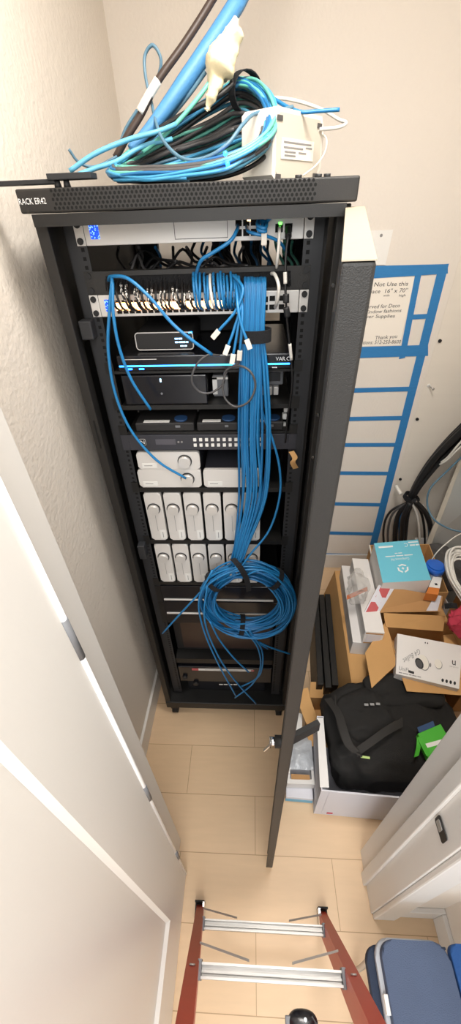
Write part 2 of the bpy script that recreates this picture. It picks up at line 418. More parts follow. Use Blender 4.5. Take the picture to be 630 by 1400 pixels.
wp = thing('wall_plate', 'white rectangular sheet on the wall above the blue tape', 'plate', aty(520, 350, .998))
MB().slab(*[aty(u, v, .9985) for u, v in ((488, 363), (526.5, 362), (537, 314), (490, 316))], .004).build('sheet', 'label', wp)
mb = MB()
for u, v in ((504, 323), (521, 322)): mb.disc(aty(u, v, .9945), -Y, .006, 0, 8)
mb.build('screw', 'inkgrey', wp)

# ================================================================== THE RACK
U = .04445; ZT = 2.0208; H = .2413
zu = lambda n: ZT-n*U
rk = thing('server_rack', 'tall black open-fronted equipment rack on casters with its door swung out', 'rack', (0, 0, 0))
mb = MB().box(-.303, .302, -.08, .76, 2.032, 2.067, 0, .003)
hx = [(-.237+i*.0078, 2.0385+j*.0062) for j in range(5) for i in range(60)]
for i, (x, z) in enumerate(hx):
    j = i//60; xx = x+(.0039 if j % 2 else 0)
    mb.flat([(xx+.0027*math.cos(k*math.pi/3+.52), -.0804, z+.0027*math.sin(k*math.pi/3+.52)) for k in range(6)], 1)
cap = mb.build('top_cap', ['black2', 'hole'], rk)
a, b_ = aty(27, 280, -.0806), aty(63.5, 277.5, -.0806)
MB().text('RACK ER42', a, V((b_.x-a.x, 0, .0)), V((0, 0, .0085))).build('lettering', 'whiteink', cap)
mb = MB().box(-.285, .285, -.079, -.045, 2.012, 2.031)
mb.build('header', 'black', rk)
for sx in (-1, 1):
    xs = lambda a, b_: (min(sx*a, sx*b_), max(sx*a, sx*b_))
    mb = MB().box(*xs(.276, .300), -.045, -.01, .06, 2.03, 0, .002).box(*xs(.262, .272), .02, .06, .12, 2.03)
    if sx < 0: mb.box(-.288, -.284, -.0462, -.045, 1.53, 1.61, 1)
    else:
        for zz in (1.9, 1.62, 1.5): mb.cyl((.283, -.045, zz), -Y, .004, .003, 8, 2)
    mb.build('front_post', ['black2', 'hole', 'chrome'], rk)
    MB().box(*xs(.297, .300), -.008, .742, .1, 2.03).build('side_panel', 'black', rk)
    MB().box(*xs(.262, .299), .70, .74, .12, 2.03).build('rear_post', 'black', rk)
    mb = MB().box(*xs(.2225, .262), .0006, .0026, .125, 2.028).box(*xs(.260, .262), .0026, .05, .125, 2.028)
    for n in range(42):
        for k in (.0063, .0222, .0381):
            zc = zu(n)-k
            mb.flat([(sx*.2326+q[0]*.0036, .0003, zc+q[1]*.0036) for q in ((-1, -1), (1, -1), (1, 1), (-1, 1))], 1)
    mb.build('mounting_rail', ['rail', 'hole'], rk)
    MB().box(*xs(.2225, .262), .60, .603, .125, 2.028).box(*xs(.260, .262), .56, .60, .125, 2.028).build('mounting_rail', 'rail', rk)
    for yy in (-.028, .70):
        c = MB().cyl((sx*.262-.014, yy, .026), X, .026, .028, 18, 1).box(sx*.262-.018, sx*.262+.018, yy-.018, yy+.018, .044, .061)
        c.build('caster', ['black', 'rubber'], rk)
mb = MB().box(-.30, .30, -.05, .745, .061, .115, 0, .004)
mb.build('base', 'black', rk)
# latch blocks inside the left post
q = aty(121, 449, -.015)
MB().box(q.x-.016, q.x+.013, -.03, .0, q.z-.022, q.z+.018, 0, .003).build('latch', 'rail', rk)
q = aty(195, 752, -.015)
MB().box(q.x-.012, q.x+.012, -.03, .0, q.z-.03, q.z+.03, 0, .003).build('latch', 'rail', rk)
# door, open towards the camera
mb = MB()
hA, hB, eA, eB = V((.288, -.055)), V((.322, -.055)), V((.1795, -.632)), V((.204, -.632))
zb, ze, zh = .05, 1.9975, 2.024
mb.hexa([(*eA, zb), (*eB, zb), (*hB, zb), (*hA, zb), (*eA, ze), (*eB, ze), (*hB, zh), (*hA, zh)], 0, .0025)
dr = mb.build('door', 'black2', rk)
MB().hexa([(*(eA+V((.0, .0))), ze+.0004), (*eB, ze+.0004), (*hB, zh+.0004), (*hA, zh+.0004), (*eA, ze+.0012), (*eB, ze+.0012), (*hB, zh+.0012), (*hA, zh+.0012)]).build('top_reflection', 'topsheen', dr)  # thin beige sheet carries the painted reflection on the door top
MB().slab((eA.x+.004, -.60, zb+.05), (hA.x-.004, -.075, zb+.05), (hA.x-.004, -.075, 1.96), (eA.x+.004, -.60, 1.96), .003).build('inner_panel', 'black', dr)
p = aty(382, 1014, -.60)
MB().cyl(p+V((.02, 0, 0)), -X, .013, .030, 14).cyl(p+V((-.006, 0, 0)), -X, .009, .016, 14, 1).build('lock', ['black', 'chrome'], dr)
k0 = p+V((-.02, -.004, 0))
MB().box(k0.x-.002, k0.x, k0.y-.008, k0.y+.008, k0.z-.008, k0.z+.012, 0, .001).span(k0+V((-.002, -.002, -.01)), V((-.012, 0, -.030)), V((0, .005, 0)), V((.003, 0, 0))).build('key', 'chrome', dr)
la, lb = aty(384, 1018, -.585), aty(435, 991, -.545)
MB().band([la, la.lerp(lb, .5), lb], V((.0, .004, .027)), .012).build('lever_handle', 'black', dr)

def span_px(u0, v0, u1, v1, y):
    "x0, x1, z0, z1 of a photograph rectangle at depth y"
    a, b_ = aty(u0, v0, y), aty(u1, v1, y); return a, b_
# ---- network switches
def switch(name, n, label, lit):
    z1 = zu(n)-.0004; z0 = z1-.0437
    t = thing(name, label, 'network switch', (0, 0, z0))
    MB().box(-.221, .221, -.004, .30, z0, z1, 0, .0015).build('chassis', 'whitemetal', t)
    for sx in (-1, 1):
        e = MB().box(min(sx*.222, sx*.2413), max(sx*.222, sx*.2413), -.003, 0, z0, z1, 0, .001).build('rack_ear', 'whitemetal', t)
        for zz in (z1-.008, z0+.008): MB().cyl((sx*.2322, -.003, zz), -Y, .0062, .004, 12).build('bolt', 'ink', e)
    return t, z0, z1
t, z0, z1 = switch('network_switch', 0, 'white network switch with blue screen in the top slot of the rack', False)
MB().box(-.209, -.190, -.0048, -.004, z0+.011, z1-.008).build('screen', 'bluescreen', t)
mb = MB().box(-.186, -.005, -.0043, -.004, z1-.0055, z1-.0045).box(.0, .2, -.0043, -.004, z1-.0055, z1-.0045)
mb.build('vent_slot', 'hole', t)
x0, x1 = aty(238, 315, -.004).x, aty(311, 312, -.004).x
mb = MB()
for a in ((x0, x1, z0+.006, z0+.007), (x0, x1, z1-.008, z1-.007), (x0, x0+.001, z0+.006, z1-.007), (x1-.001, x1, z0+.006, z1-.007)): mb.box(a[0], a[1], -.0045, -.004, a[2], a[3])
mb.build('blank_cover', 'ink', t)
for i in range(3):
    for j in range(2):
        cx = aty(326+i*10.5, 308, -.004).x; cz = z0+.0135+j*.0165
        MB().box(cx-.0062, cx+.0062, -.0046, -.0035, cz-.0058, cz+.0058).build('ethernet_port', 'hole', t)
for u in (381.5, 394.5):
    cx = aty(u, 308, -.004).x
    MB().box(cx-.0075, cx+.0075, -.0046, -.0035, z0+.012, z0+.026).build('uplink_port', 'hole', t)
cx = aty(340, 303, -.004).x
MB().box(cx-.003, cx+.003, -.0052, -.0046, z1-.012, z1-.009).build('port_light', 'warmled', t)
cx = aty(383, 309, -.004).x
MB().box(cx-.003, cx+.003, -.0056, -.0046, z0+.024, z0+.028).build('port_light', 'greenled', t)
t2, z0, z1 = switch('network_switch', 3, 'white network switch with lit ports behind the row of patch cords', True)
MB().box(-.208, -.190, -.0048, -.004, z0+.011, z1-.009).build('screen', 'bluescreen', t2)
for i in range(24):
    cx = -.178+i*.0142
    MB().box(cx-.0055, cx+.0055, -.0046, -.0035, z0+.006, z0+.017).box(cx-.0055, cx+.0055, -.0046, -.0035, z0+.022, z0+.033).build('ethernet_port', 'hole', t2)
    if i < 17: MB().box(cx-.0055, cx+.0055, -.0062, -.0046, z0+.013, z0+.028).build('port_light', 'warmled', t2)
for u in (372, 385):
    cx = aty(u, 412, -.004).x
    MB().box(cx-.006, cx+.006, -.0046, -.0035, z0+.007, z0+.017).box(cx-.006, cx+.006, -.0046, -.0035, z0+.024, z0+.034).build('uplink_port', 'hole', t2)
# ---- brush panel
z1 = zu(2)-.0004; z0 = z1-.0437
t = thing('brush_panel', 'black rack cable pass-through panel with a bristle strip between the two switches', 'cable panel', (0, 0, z0))
bx0, bx1 = -.195, .20
MB().box(-H, bx0, -.003, 0, z0, z1).box(bx1, H, -.003, 0, z0, z1).box(bx0, bx1, -.003, 0, z1-.009, z1).box(bx0, bx1, -.003, 0, z0, z0+.006).box(bx0, bx1, -.002, .02, z1-.002, z1).box(bx0, bx1, .012, .014, z0, z1-.002).build('plate', 'black2', t)
mb = MB()
for i in range(420):
    x = bx0+(bx1-bx0)*i/419; zz = R(.0, .006)
    mb.tube([(x, .0, z1-.009), (x+R(-.002, .002), -.004-R(0, .004), (z0+z1)/2), (x+R(-.003, .003), -.005-R(0, .006), z0+.006+zz)], .0008, 3, 0, n=1)
tag(mb.build('bristles', 'velcro', t), kind='stuff')
for sx in (-1, 1):
    for zz in (z1-.008, z0+.008): MB().cyl((sx*.2322, -.003, zz), -Y, .006, .003, 12).build('bolt', 'ink', t)

# ---- shelves
def shelf(label, z, d=.35, lip=.018, y0=0.0):
    t = thing('rack_shelf', label, 'shelf', (0, 0, z), 'shelves in the rack')
    MB().box(-.2205, .2205, y0+.001, d, z-.002, z).build('tray', 'black', t)
    MB().box(-.2205, .2205, y0-.001, y0+.001, z-lip, z).build('front_lip', 'black', t)
    for sx in (-1, 1): MB().box(min(sx*.2205, sx*.2413), max(sx*.2205, sx*.2413), y0-.002, 0, z-lip, z+.02).build('rack_ear', 'black', t)
    return t
shelf('black rack shelf under the flat player with the blue light bar', 1.7195, .36, .006)
shelf('black rack shelf under the black box with the blue light', 1.631, .36, .012)
shelf('black rack shelf carrying the three video extender boxes', 1.5545, .36, .006)
shelf('black rack shelf under the lying silver amplifiers', 1.3705, .36, .016)
shelf('black rack shelf under the upper row of upright amplifiers', 1.1555, .36, .016)
shelf('black rack shelf under the lower row of upright amplifiers', .9465, .36, .016)

# ---- flat player with blue light bar
t = thing('media_player', 'flat black player with a blue light bar across its front', 'player', (0, 0, 1.7205))
MB().box(-.208, .214, -.004, .29, 1.7205, 1.757, 0, .003).build('case', 'blackgloss', t)
MB().box(-.204, .210, -.0055, -.004, 1.7315, 1.7345).build('light_bar', 'bluebar', t)
for u in (178, 194): 
    c = aty(u, 507.5, -.005); MB().box(c.x-.006, c.x+.006, -.0055, -.004, 1.7245, 1.7275).build('indicator_light', 'blueled', t)
MB().box(-.19, -.11, -.0046, -.004, 1.748, 1.7492).build('disc_slot', 'silver', t)
a = aty(377, 487.5, -.0045); b_ = aty(396, 486.5, -.0045)
MB().text('VAR.C', (a.x, -.0046, 1.7405), (b_.x-a.x, 0, 0), (0, 0, .0085)).build('lettering', 'whiteink', t)
MB().marks((5,), (aty(372, 496, -.0045).x, -.0046, 1.7235), (.012, 0, 0), (0, 0, .003)).build('lettering', 'whiteink', t)
# ---- streamer on top
a, b_ = aty(189, 488, .03), aty(264.5, 470, .03)
t = thing('streamer', 'black network streamer with a silver-rimmed display standing on the flat player', 'streamer', ((a.x+b_.x)/2, .1, 1.7575))
sz0, sz1 = 1.7605, 1.8005
MB().rbox(a.x, b_.x, sz0, sz1, .03, .19, .008, 0).box(a.x+.01, b_.x-.01, .04, .18, 1.7575, 1.762).build('case', 'blackplastic', t)
ring = []
for cx, cz, a0 in ((b_.x-.008, sz1-.008, 0), (a.x+.008, sz1-.008, 90), (a.x+.008, sz0+.008, 180), (b_.x-.008, sz0+.008, 270)):
    for k in range(5): q = math.radians(a0+22.5*k); ring.append((cx+.0075*math.cos(q), .0295, cz+.0075*math.sin(q)))
MB().tube(ring, .0013, 6, 0, True, True).build('rim', 'silver', t)
mb = MB(); xl = aty(240.5, 478, .03).x
mb.marks((4, 5), (xl, .0295, 1.784), (.018, 0, 0), (0, 0, .0045)).marks((3, 6, 2), (xl, .0295, 1.776), (.032, 0, 0), (0, 0, .0045)).text('i', (xl+.034, .0295, 1.784), (.003, 0, 0), (0, 0, .008)).marks((4, 3), (xl+.012, .0295, 1.7675), (.016, 0, 0), (0, 0, .004))
mb.build('display', 'lcd', t)
MB().box(b_.x-.010, b_.x-.001, .0288, .0302, sz1-.003, sz1+.0004).build('indicator_light', 'blueled', t)
# box behind the streamer with a bright rear label
t = thing('black_module', 'low black box with a pale label behind the streamer', 'box', (.02, .24, 1.7575))
MB().box(-.15, .09, .215, .28, 1.7575, 1.86, 0, .004).build('case', 'blackplastic', t)
q = aty(264, 449, .214); MB().box(q.x-.018, q.x+.018, .2135, .215, q.z-.006, q.z+.006).build('label', 'label', t)

# ---- black box with blue light
xb = aty(283, 530, 0).x
t = thing('black_box_receiver', 'wide black box with one small blue light under the flat player', 'receiver', (-.09, .1, 1.6315))
MB().box(-.208, xb, .0, .26, 1.6325, 1.7085, 0, .003).build('case', 'blackgloss', t)
c = aty(219.5, 521, -.0005); MB().box(c.x-.002, c.x+.002, -.0008, .0, 1.692, 1.700).build('power_light', 'lcd', t)
c = aty(221, 538, -.0005); MB().cyl((c.x, 0, 1.662), -Y, .003, .0008, 10).build('sensor', 'greyplastic', t)
# power adapters and small grey device right of it
t = thing('power_adapter', 'light grey power adapter between the black box and the blue bundle', 'adapter', (.05, .05, 1.6315))
x0, x1 = aty(291, 530, .05).x, aty(312, 530, .05).x
MB().box(x0, x1, .05, .11, 1.6315, 1.69, 0, .004).build('body', 'greyplastic', t)
MB().box(x0, x0+.012, .046, .05, 1.64, 1.685).box(x0, x1, .046, .05, 1.68, 1.686).build('rim', 'silver', t)
t = thing('network_bridge', 'small grey box with white plugs behind the right side of the blue bundle', 'network device', (.16, .05, 1.6315))
x0, x1 = aty(352, 530, .05).x, aty(387, 520, .05).x
MB().box(x0, x1, .05, .13, 1.662, 1.70, 0, .003).box(x0+.01, x1-.01, .06, .12, 1.6315, 1.662).build('case', 'greyplastic', t)
MB().box(x0+.012, x1-.008, .0485, .05, 1.672, 1.694).build('window', 'blackgloss', t)
for k in range(3): MB().box(x0+.008+k*.017, x0+.021+k*.017, .045, .06, 1.636, 1.658, 0, .002).build('plug', 'silver', t)
for lab, (ua, ub) in (('first of three black video extender boxes, nearest the left rail', (184, 266)), ('middle one of three black video extender boxes on the shelf', (268, 326)), ('video extender box partly behind the blue bundle, nearest the right rail', (329, 388))):
    x0, x1 = aty(ua, 586, 0).x, aty(ub, 584, 0).x
    t = thing('video_extender', lab, 'video extender', ((x0+x1)/2, .1, 1.555), 'video extenders on the shelf')
    MB().box(x0+.002, x1-.002, .003, .17, 1.555, 1.579, 0, .003).build('case', 'blackplastic', t)
    w = x1-x0
    MB().box(x0+w*.15, x0+w*.58, .007, .022, 1.5791, 1.5798).build('label', 'label', t)
    MB().cyl((x0+w*.76, .026, 1.579), Z, .018, .005, 18).build('round_badge', 'navy', t)
    MB().box(x0+w*.68, x0+w*.76, .0022, .003, 1.566, 1.572).build('logo', 'greyplastic', t)
    MB().tube([(x0+w*.3, .15, 1.585), (x0+w*.1, .08, 1.60), (x0+w*.02, .05, 1.592), (x0+w*.12, .12, 1.584)], .0035, 6).build('power_lead', 'cblack', t)
# ---- video matrix
z1, z0 = 1.5465, 1.5005
t = thing('video_matrix', 'black rack video matrix with two rows of white square buttons', 'video matrix', (0, 0, z0))
MB().box(-.2205, .2205, -.003, .28, z0, z1, 0, .001).build('case', 'darkgrey', t)
for sx in (-1, 1):
    e = MB().box(min(sx*.2205, H*sx), max(sx*.2205, H*sx), -.002, 0, z0, z1).build('rack_ear', 'darkgrey', t)
c = aty(195, 605, -.003); 
lg = MB().rbox(c.x-.009, c.x+.009, z0+.015, z0+.035, -.0034, -.003, .004).build('logo', 'silver', t)
MB().rbox(c.x-.008, c.x+.008, z0+.016, z0+.034, -.0038, -.0034, .0035).build('backing', 'ink', lg)
MB().text('N', (c.x-.005, -.0040, z0+.020), (.0105, 0, 0), (0, 0, .011)).build('lettering', 'whiteink', lg)
xa, xc = aty(213, 606, -.003).x, aty(240, 605, -.003).x
MB().box(xa, xc, -.0036, -.003, z0+.017, z0+.034).build('display', 'lcdoff', t)
for u in (244, 248.5): c = aty(u, 605, -.003); MB().cyl((c.x, -.003, z0+.025), -Y, .003, .001, 10).build('indicator_light', 'inkgrey', t)
for i in range(12):
    cx = aty(266.5+i*8.0, 604, -.003).x
    for zz in (z0+.032, z0+.0155):
        MB().rbox(cx-.0042, cx+.0042, zz-.0045, zz+.0045, -.0052, -.003, .001).build('button', 'label', t)
# ---- silver amplifiers
def amp_flat(name, label, ua, ub, z0, z1, v, uk, knob=True):
    x0, x1 = aty(ua, v, 0).x, aty(ub, v, 0).x
    t = thing('silver_amplifier', label, 'amplifier', ((x0+x1)/2, .1, z0), 'silver amplifiers lying flat')
    MB().rbox(x0, x1, z0, z1, .0, .012, .009, bev=.003).build('front_panel', 'silver', t)
    MB().rbox(x0+.002, x1-.002, z0+.002, z1-.001, .0122, .21, .009).build('case', 'darkgrey', t)
    if knob:
        kx = aty(uk, v, 0).x
        kn = MB().cyl((kx, 0, (z0+z1)/2), -Y, .0205, .003, 24, 1).cyl((kx, -.003, (z0+z1)/2), -Y, .0185, .011, 24, 0, .017).build('volume_knob', ['silverdark', 'ink'], t)
    MB().box(x0+.012, x0+.055, -.0006, 0, z0+.006, z0+.021).build('label', 'label', t)
    MB().box(x0+.018, x0+.042, -.0009, -.0006, z0+.0125, z0+.0145).build('lettering', 'inkgrey', t)
    return t
amp_flat('a', 'silver amplifier lying on top of another one under the matrix', 187.5, 273, 1.4345, 1.4915, 630, 252.5)
amp_flat('a', 'silver amplifier at the bottom of the lying stack, blue cable end at its knob', 189.5, 275, 1.3715, 1.4335, 655, 256.5)
amp_flat('a', 'silver amplifier lying half behind the blue bundle on the shelf', 278, 356, 1.3715, 1.4325, 652, 343)
def amp_up(x0, x1, z0, z1, label, group):
    t = thing('upright_amplifier', label, 'amplifier', ((x0+x1)/2, .1, z0), group)
    w = x1-x0; rr = .009
    MB().rbox(x0, x1, z0, z1, .0, .014, rr, bev=.004).build('front_panel', 'silver', t)
    MB().rbox(x0+.0015, x1-.0015, z0+.001, z1-.0015, .0142, .21, rr).build('case', 'blackplastic', t)
    kz = z1-.060; kx = (x0+x1)/2-.001
    MB().cyl((kx, 0, kz), -Y, .0205, .003, 24, 1).cyl((kx, -.003, kz), -Y, .0185, .011, 24, 0, .017).build('volume_knob', ['silverdark', 'ink'], t)
    MB().box(kx-.0006, kx+.0006, -.0003, .0, z0+.04, kz-.022).build('groove', 'inkgrey', t)
    MB().box(x1-.022, x1-.003, -.0006, 0, z0+.006, z0+.044).build('label', 'label', t)
    MB().box(x1-.014, x1-.012, -.0009, -.0006, z0+.012, z0+.036).build('lettering', 'inkgrey', t)
    return t
ORD = ['first from the left rail', 'second from the left rail', 'third from the left rail', 'fourth from the left rail', 'fifth, cut by the blue cable bundle', 'last, mostly hidden by the blue cable bundle']
for row, (zb_, zt_, vt, ul, pitch, nm) in enumerate(((1.1565, 1.350, 674, 195, 27.4, 'upper'), (.9475, 1.137, 744, 210, 24.7, 'lower'))):
    xa = aty(ul, vt, 0).x; xb = aty(ul+pitch*5, vt-.03*pitch*5, 0).x; P_ = (xb-xa)/5
    p0 = amp_up(xa, xa+P_*.87, zb_, zt_, f'upright silver amplifier in the {nm} row, {ORD[0]}', f'upright amplifiers in the {nm} row')
    for i in range(1, 6): copy_tree(p0, (P_*i, 0, 0), f'upright silver amplifier in the {nm} row, {ORD[i]}')
# ---- lower drawers
def drawer(label, z0, z1, line):
    t = thing('vented_storage_unit', label, 'drawer', (0, 0, z0), 'rack drawers')
    MB().box(-.2205, .2205, -.002, .3, z0, z1, 0, .001).build('case', 'blackgloss', t)
    for sx in (-1, 1): MB().box(min(sx*.2205, H*sx), max(sx*.2205, H*sx), -.002, 0, z0, z1).build('rack_ear', 'black', t)
    MB().box(-.214, .205, -.006, -.002, line-.003, line+.003).build('silver_trim', 'silver', t)
drawer('black rack drawer with a thin silver trim line, upper one of two', .842, .925, .850)
drawer('black rack drawer with a thin silver trim line, lower one of two', .70, .835, .766)
t = thing('smoked_cabinet', 'dark equipment case with a smoky brown front below the drawers', 'case', (0, 0, .45))
MB().box(-.219, .219, .05, .35, .43, .665, 0, .004).build('case', 'blackplastic', t)
MB().box(-.185, .205, .046, .05, .45, .66).build('front_panel', 'brownpanel', t)
q = aty(317, 867, .045); MB().rbox(q.x-.028, q.x+.028, q.z-.009, q.z+.009, .0445, .046, .008).build('badge', 'greyplastic', t)
MB().box(-.219, .219, .0, .05, .405, .43).box(-.219, .219, .0, .35, .395, .405).build('tray', 'black', t)
t = thing('power_backup', 'black power backup unit with red and white strip label at the rack foot', 'power backup', (0, 0, .117))
MB().box(-.2195, .2195, .0, .35, .232, .36, 0, .004).box(-.19, .19, .02, .33, .117, .232).build('case', 'blackgloss', t)
q0, q1, q2 = aty(262, 914, -.001).x, aty(271, 914, -.001).x, aty(346, 918, -.001).x
sl = MB().box(q1, q2, -.0012, 0, .334, .350).build('strip_label', 'label', t)
MB().box(q0, q1, -.0012, 0, .334, .350).box(q2-.01, q2+.004, -.0014, 0, .336, .348).build('red_end', 'red', sl)
MB().box(q1+.03, q2-.05, -.0015, -.0012, .341, .343).build('lettering', 'inkgrey', sl)
for k in range(4):
    q = aty(302+k*6.5, 936, -.001); MB().box(q.x-.009, q.x+.009, -.001, 0, q.z-.004, q.z+.004).build('marking', 'label', t)
for u, v in ((253, 925), (268, 933)): 
    q = aty(u, v, -.001); MB().cyl((q.x, 0, q.z), -Y, .012, .012, 14).build('knob', 'blackplastic', t)

# ================================================================== CABLES IN THE RACK
def cable(name, label, pts, r, m, group=None, cat='cable', n=7, seg=7, closed=False):
    o = MB().tube(pts, r, seg, 0, closed, n=n).build(name, m); tag(o, label, cat, group); return o
def px(l): return [aty(u, v, y) for u, v, y in l]
# patch cords from the brush panel down into the second switch
zs = zu(3)-.026
for i in range(19):
    u = 155+i*5.8; a = aty(u+R(-1.5, 1.5), 392+R(-6, 4), -.014); xe = a.x+R(-.002, .012)
    t = thing('patch_cord', 'black patch cord with white printed label plugged into the lit switch', 'cable', (a.x, 0, a.z), 'black patch cords')
    pts = smooth_path([(a.x, .004, a.z+.006), (a.x, -.012, a.z+.004), (a.x+.001, -.030-R(0, .008), a.z-.012), (xe, -.030-R(0, .006), zs+.008), (xe+.003, -.013, zs-.004), (xe+.003, -.006, zs-.004)], 5)
    MB().tube(pts, .0026, 7, raw=True).build('cord', 'cblack', t)
    k_ = random.choice((7, 8, 9))
    if i % 3 != 1: MB().tube(pts[k_:k_+7], .0029, 8, raw=True).build('printed_sleeve', 'printed', t)
for i in range(13):
    u = 264+i*4.7; a = aty(u+R(-1, 1), 382+R(-5, 4), -.014); xe = a.x+R(-.001, .006)
    m_ = 'cwhite' if i == 5 else ('printblue' if i % 3 == 0 else 'cable')
    cable('patch_cord', 'white patch cord with black print among the blue ones' if i == 5 else 'blue patch cord plugged into the lit switch', [(a.x, .004, a.z+.006), (a.x, -.014, a.z+.007), (a.x+.002, -.036-R(0, .008), a.z-.012), (xe, -.036-R(0, .008), zs+.010), (xe+.002, -.016, zs-.004), (xe+.002, -.006, zs-.004)], .0029, m_, None if i == 5 else 'blue patch cords', n=4)
# main bundle into the hanging coil
cc = aty(337.5, 820, -.085)
NB = 24
for i in range(NB):
    row = i % 12; back = i//12
    f = row/11
    y_ = -.03+back*.014
    u0 = 335+f*27
    pts = [aty(u0, 380, .004), aty(u0, 384+R(-2, 1), -.026+back*.01), aty(u0, 400, y_-.01), aty(333+f*27, 457, y_-.02)]
    fr = f+R(-.1, .1)
    pts += [aty(331+fr*34, 520, y_-.03), aty(331+fr*(38 if row > 8 else 31)+R(-2, 2), 600, y_-.03), aty(331+fr*33+R(-2, 2), 680, y_-.035), aty(321+f*18, 745, y_-.05), aty(317+f*12, 768, y_-.055)]
    # wind round the coil
    ph = math.radians(R(96, 130)); turns = R(1.4, 1.95); n_ = int(turns*14); sgn = 1 if i % 2 else -1
    for k in range(n_+1):
        a = ph+sgn*2*math.pi*turns*k/n_
        w = .5+.5*math.sin(a*1+i)
        rx = .112+.058*((i*7 % NB)/NB)+.012*noise.noise(V((i*3.1, k*.35, 0)))
        rz = rx*1.03
        pts.append(V((cc.x+rx*math.cos(a), cc.y+.02*math.sin(i*1.7)-.012*math.sin(2*a+i)+.012*math.cos(k*.5), cc.z+rz*math.sin(a))))
    cable('network_cable', 'blue network cable running down the thick bundle into the hanging coil', pts, .0033, 'cable' if i % 3 else 'cable2', 'blue cables of the hanging bundle', n=5)
cable('network_cable', 'blue network cable bowing out to the right of the thick bundle', px([(352, 500, -.05), (358, 560, -.05), (372, 600, -.05), (382, 640, -.055), (382, 680, -.06), (368, 725, -.07), (342, 758, -.085), (330, 775, -.1)]), .0033, 'cable')
cable('network_cable', 'blue network cable swinging wide of the coil at its lower right', px([(330, 790, -.12), (360, 780, -.12), (392, 805, -.12), (400, 835, -.12), (385, 862, -.12), (355, 872, -.12), (325, 862, -.11)]), .0033, 'cable')
ENDS = [('hanging left over the rack post', [(330, 775, -.1), (290, 795, -.12), (255, 830, -.12), (222, 866, -.1)]),
        ('hanging lowest at the left below the coil', [(290, 780, -.13), (272, 820, -.14), (278, 860, -.13), (297, 905, -.12), (322, 951, -.11)]),
        ('crossing the white strip label towards the lower right', [(283, 800, -.13), (280, 850, -.14), (300, 900, -.12), (325, 935, -.11), (350, 962, -.1)]),
        ('curling back to the left under the coil', [(335, 862, -.12), (352, 885, -.12), (356, 912, -.11), (345, 935, -.1), (321, 954, -.1)]),
        ('curling short to the left under the coil', [(340, 860, -.12), (358, 890, -.11), (357, 918, -.11), (347, 930, -.1), (329, 939, -.1)]),
        ('ending on the white strip label', [(287, 850, -.13), (300, 875, -.12), (320, 900, -.12), (340, 919, -.11)]),
        ('pointing right towards the rack door', [(333, 868, -.11), (350, 876, -.11), (372, 886, -.1), (396, 894, -.09)]),
        ('ending just under the coil on the right', [(325, 862, -.11), (345, 874, -.11), (366, 887, -.1)])]
for lab, l in ENDS: cable('network_cable_end', 'loose end of a blue network cable '+lab, px(l), .0033, 'cable')
# straps
def strap(label, c, ra, rb, nrm, w):
    "hook and loop strap round a bundle: an oval band, nrm = direction of the bundle"
    nrm = V(nrm).normalized(); e1 = nrm.cross(Y).normalized(); e2 = nrm.cross(e1)
    pts = [V(c)+e1*ra*math.cos(a)+e2*rb*math.sin(a) for a in [2*math.pi*k/20 for k in range(21)]]
    o = MB().band(pts, nrm*w, .002, n=1).build('cable_strap', 'velcro'); return tag(o, label, 'strap', 'black cable straps')
q = aty(346.5, 458, -.047); strap('wide black strap round the straight blue bundle below the switch', q, .038, .024, Z, .026)
q = aty(330, 782, -.09); o = MB().band([aty(318, 764, -.085), aty(322, 768, -.135), aty(331, 780, -.150), aty(338, 795, -.135), aty(340, 808, -.10)], V((.016, 0, .008)), .003).build('cable_strap', 'velcro'); tag(o, 'black strap hanging down at the top of the coil', 'strap', 'black cable straps')
for ang, lab in ((50, 'black strap at the upper right of the hanging coil'), (138, 'short black strap at the upper left of the hanging coil'), (262, 'black strap at the bottom of the hanging coil')):
    a = math.radians(ang); c = cc+V((.142*math.cos(a), 0, .145*math.sin(a))); strap(lab, c, .036, .038, (-math.sin(a), 0, math.cos(a)), .018)
# loose blue cords with clear plugs
PL = [('nearest the left', [(318, 376, -.02), (332, 395, -.06), (322, 425, -.07), (299, 452, -.07)]), ('hanging straight, upper one', [(322, 376, -.02), (330, 410, -.06), (320, 450, -.075), (312, 472, -.08)]),
      ('hanging lowest', [(324, 378, -.02), (328, 420, -.06), (324, 455, -.075), (319, 484, -.08)]), ('beside the strap', [(326, 378, -.02), (331, 420, -.065), (330, 455, -.08), (328, 479, -.08)]), ('turned towards the strap', [(322, 380, -.02), (325, 420, -.075), (330, 445, -.085), (337, 464, -.09)])]
for lab, l in PL:
    pts = px(l); t = thing('plugged_cord', 'loose blue cord with a clear plug under the switch, '+lab, 'cable', pts[-1], 'loose blue cords with clear plugs')
    MB().tube(pts, .0031, 7, n=7).build('cord', 'cable', t)
    d = (pts[-1]-pts[-2]).normalized(); s_ = d.cross(Y).normalized(); n_ = d.cross(s_)
    e = pts[-1]
    MB().span(e-s_*.0055-n_*.004, s_*.011, n_*.008, d*.021, 0, .001).build('plug', 'plug', t)
    MB().span(e-s_*.0045-n_*.0055+d*.004, s_*.009, n_*.0012, d*.008).build('contacts', 'chrome', t)
# long loose blue cords at the left
cable('network_cable', 'blue network cord from the bristle strip slanting right, ending at the round black cord', px([(148, 384, .0), (152, 378, -.03), (175, 381, -.06), (205, 407, -.07), (235, 442, -.07), (262, 465, -.07), (290, 485, -.06)]), .0036, 'cable')
cable('network_cable', 'long blue network cord hanging from the bristle strip to the lower silver knob', px([(151, 380, -.01), (153, 384, -.04), (150, 420, -.05), (148, 480, -.05), (158, 540, -.05), (180, 590, -.05), (215, 630, -.045), (254, 654, -.03)]), .0036, 'cable')
cable('network_cable', 'blue network cord ending in front of the black box with the blue light', px([(153, 382, -.01), (154, 390, -.045), (155, 430, -.06), (163, 475, -.06), (180, 520, -.055), (206, 560, -.045)]), .0036, 'cable')
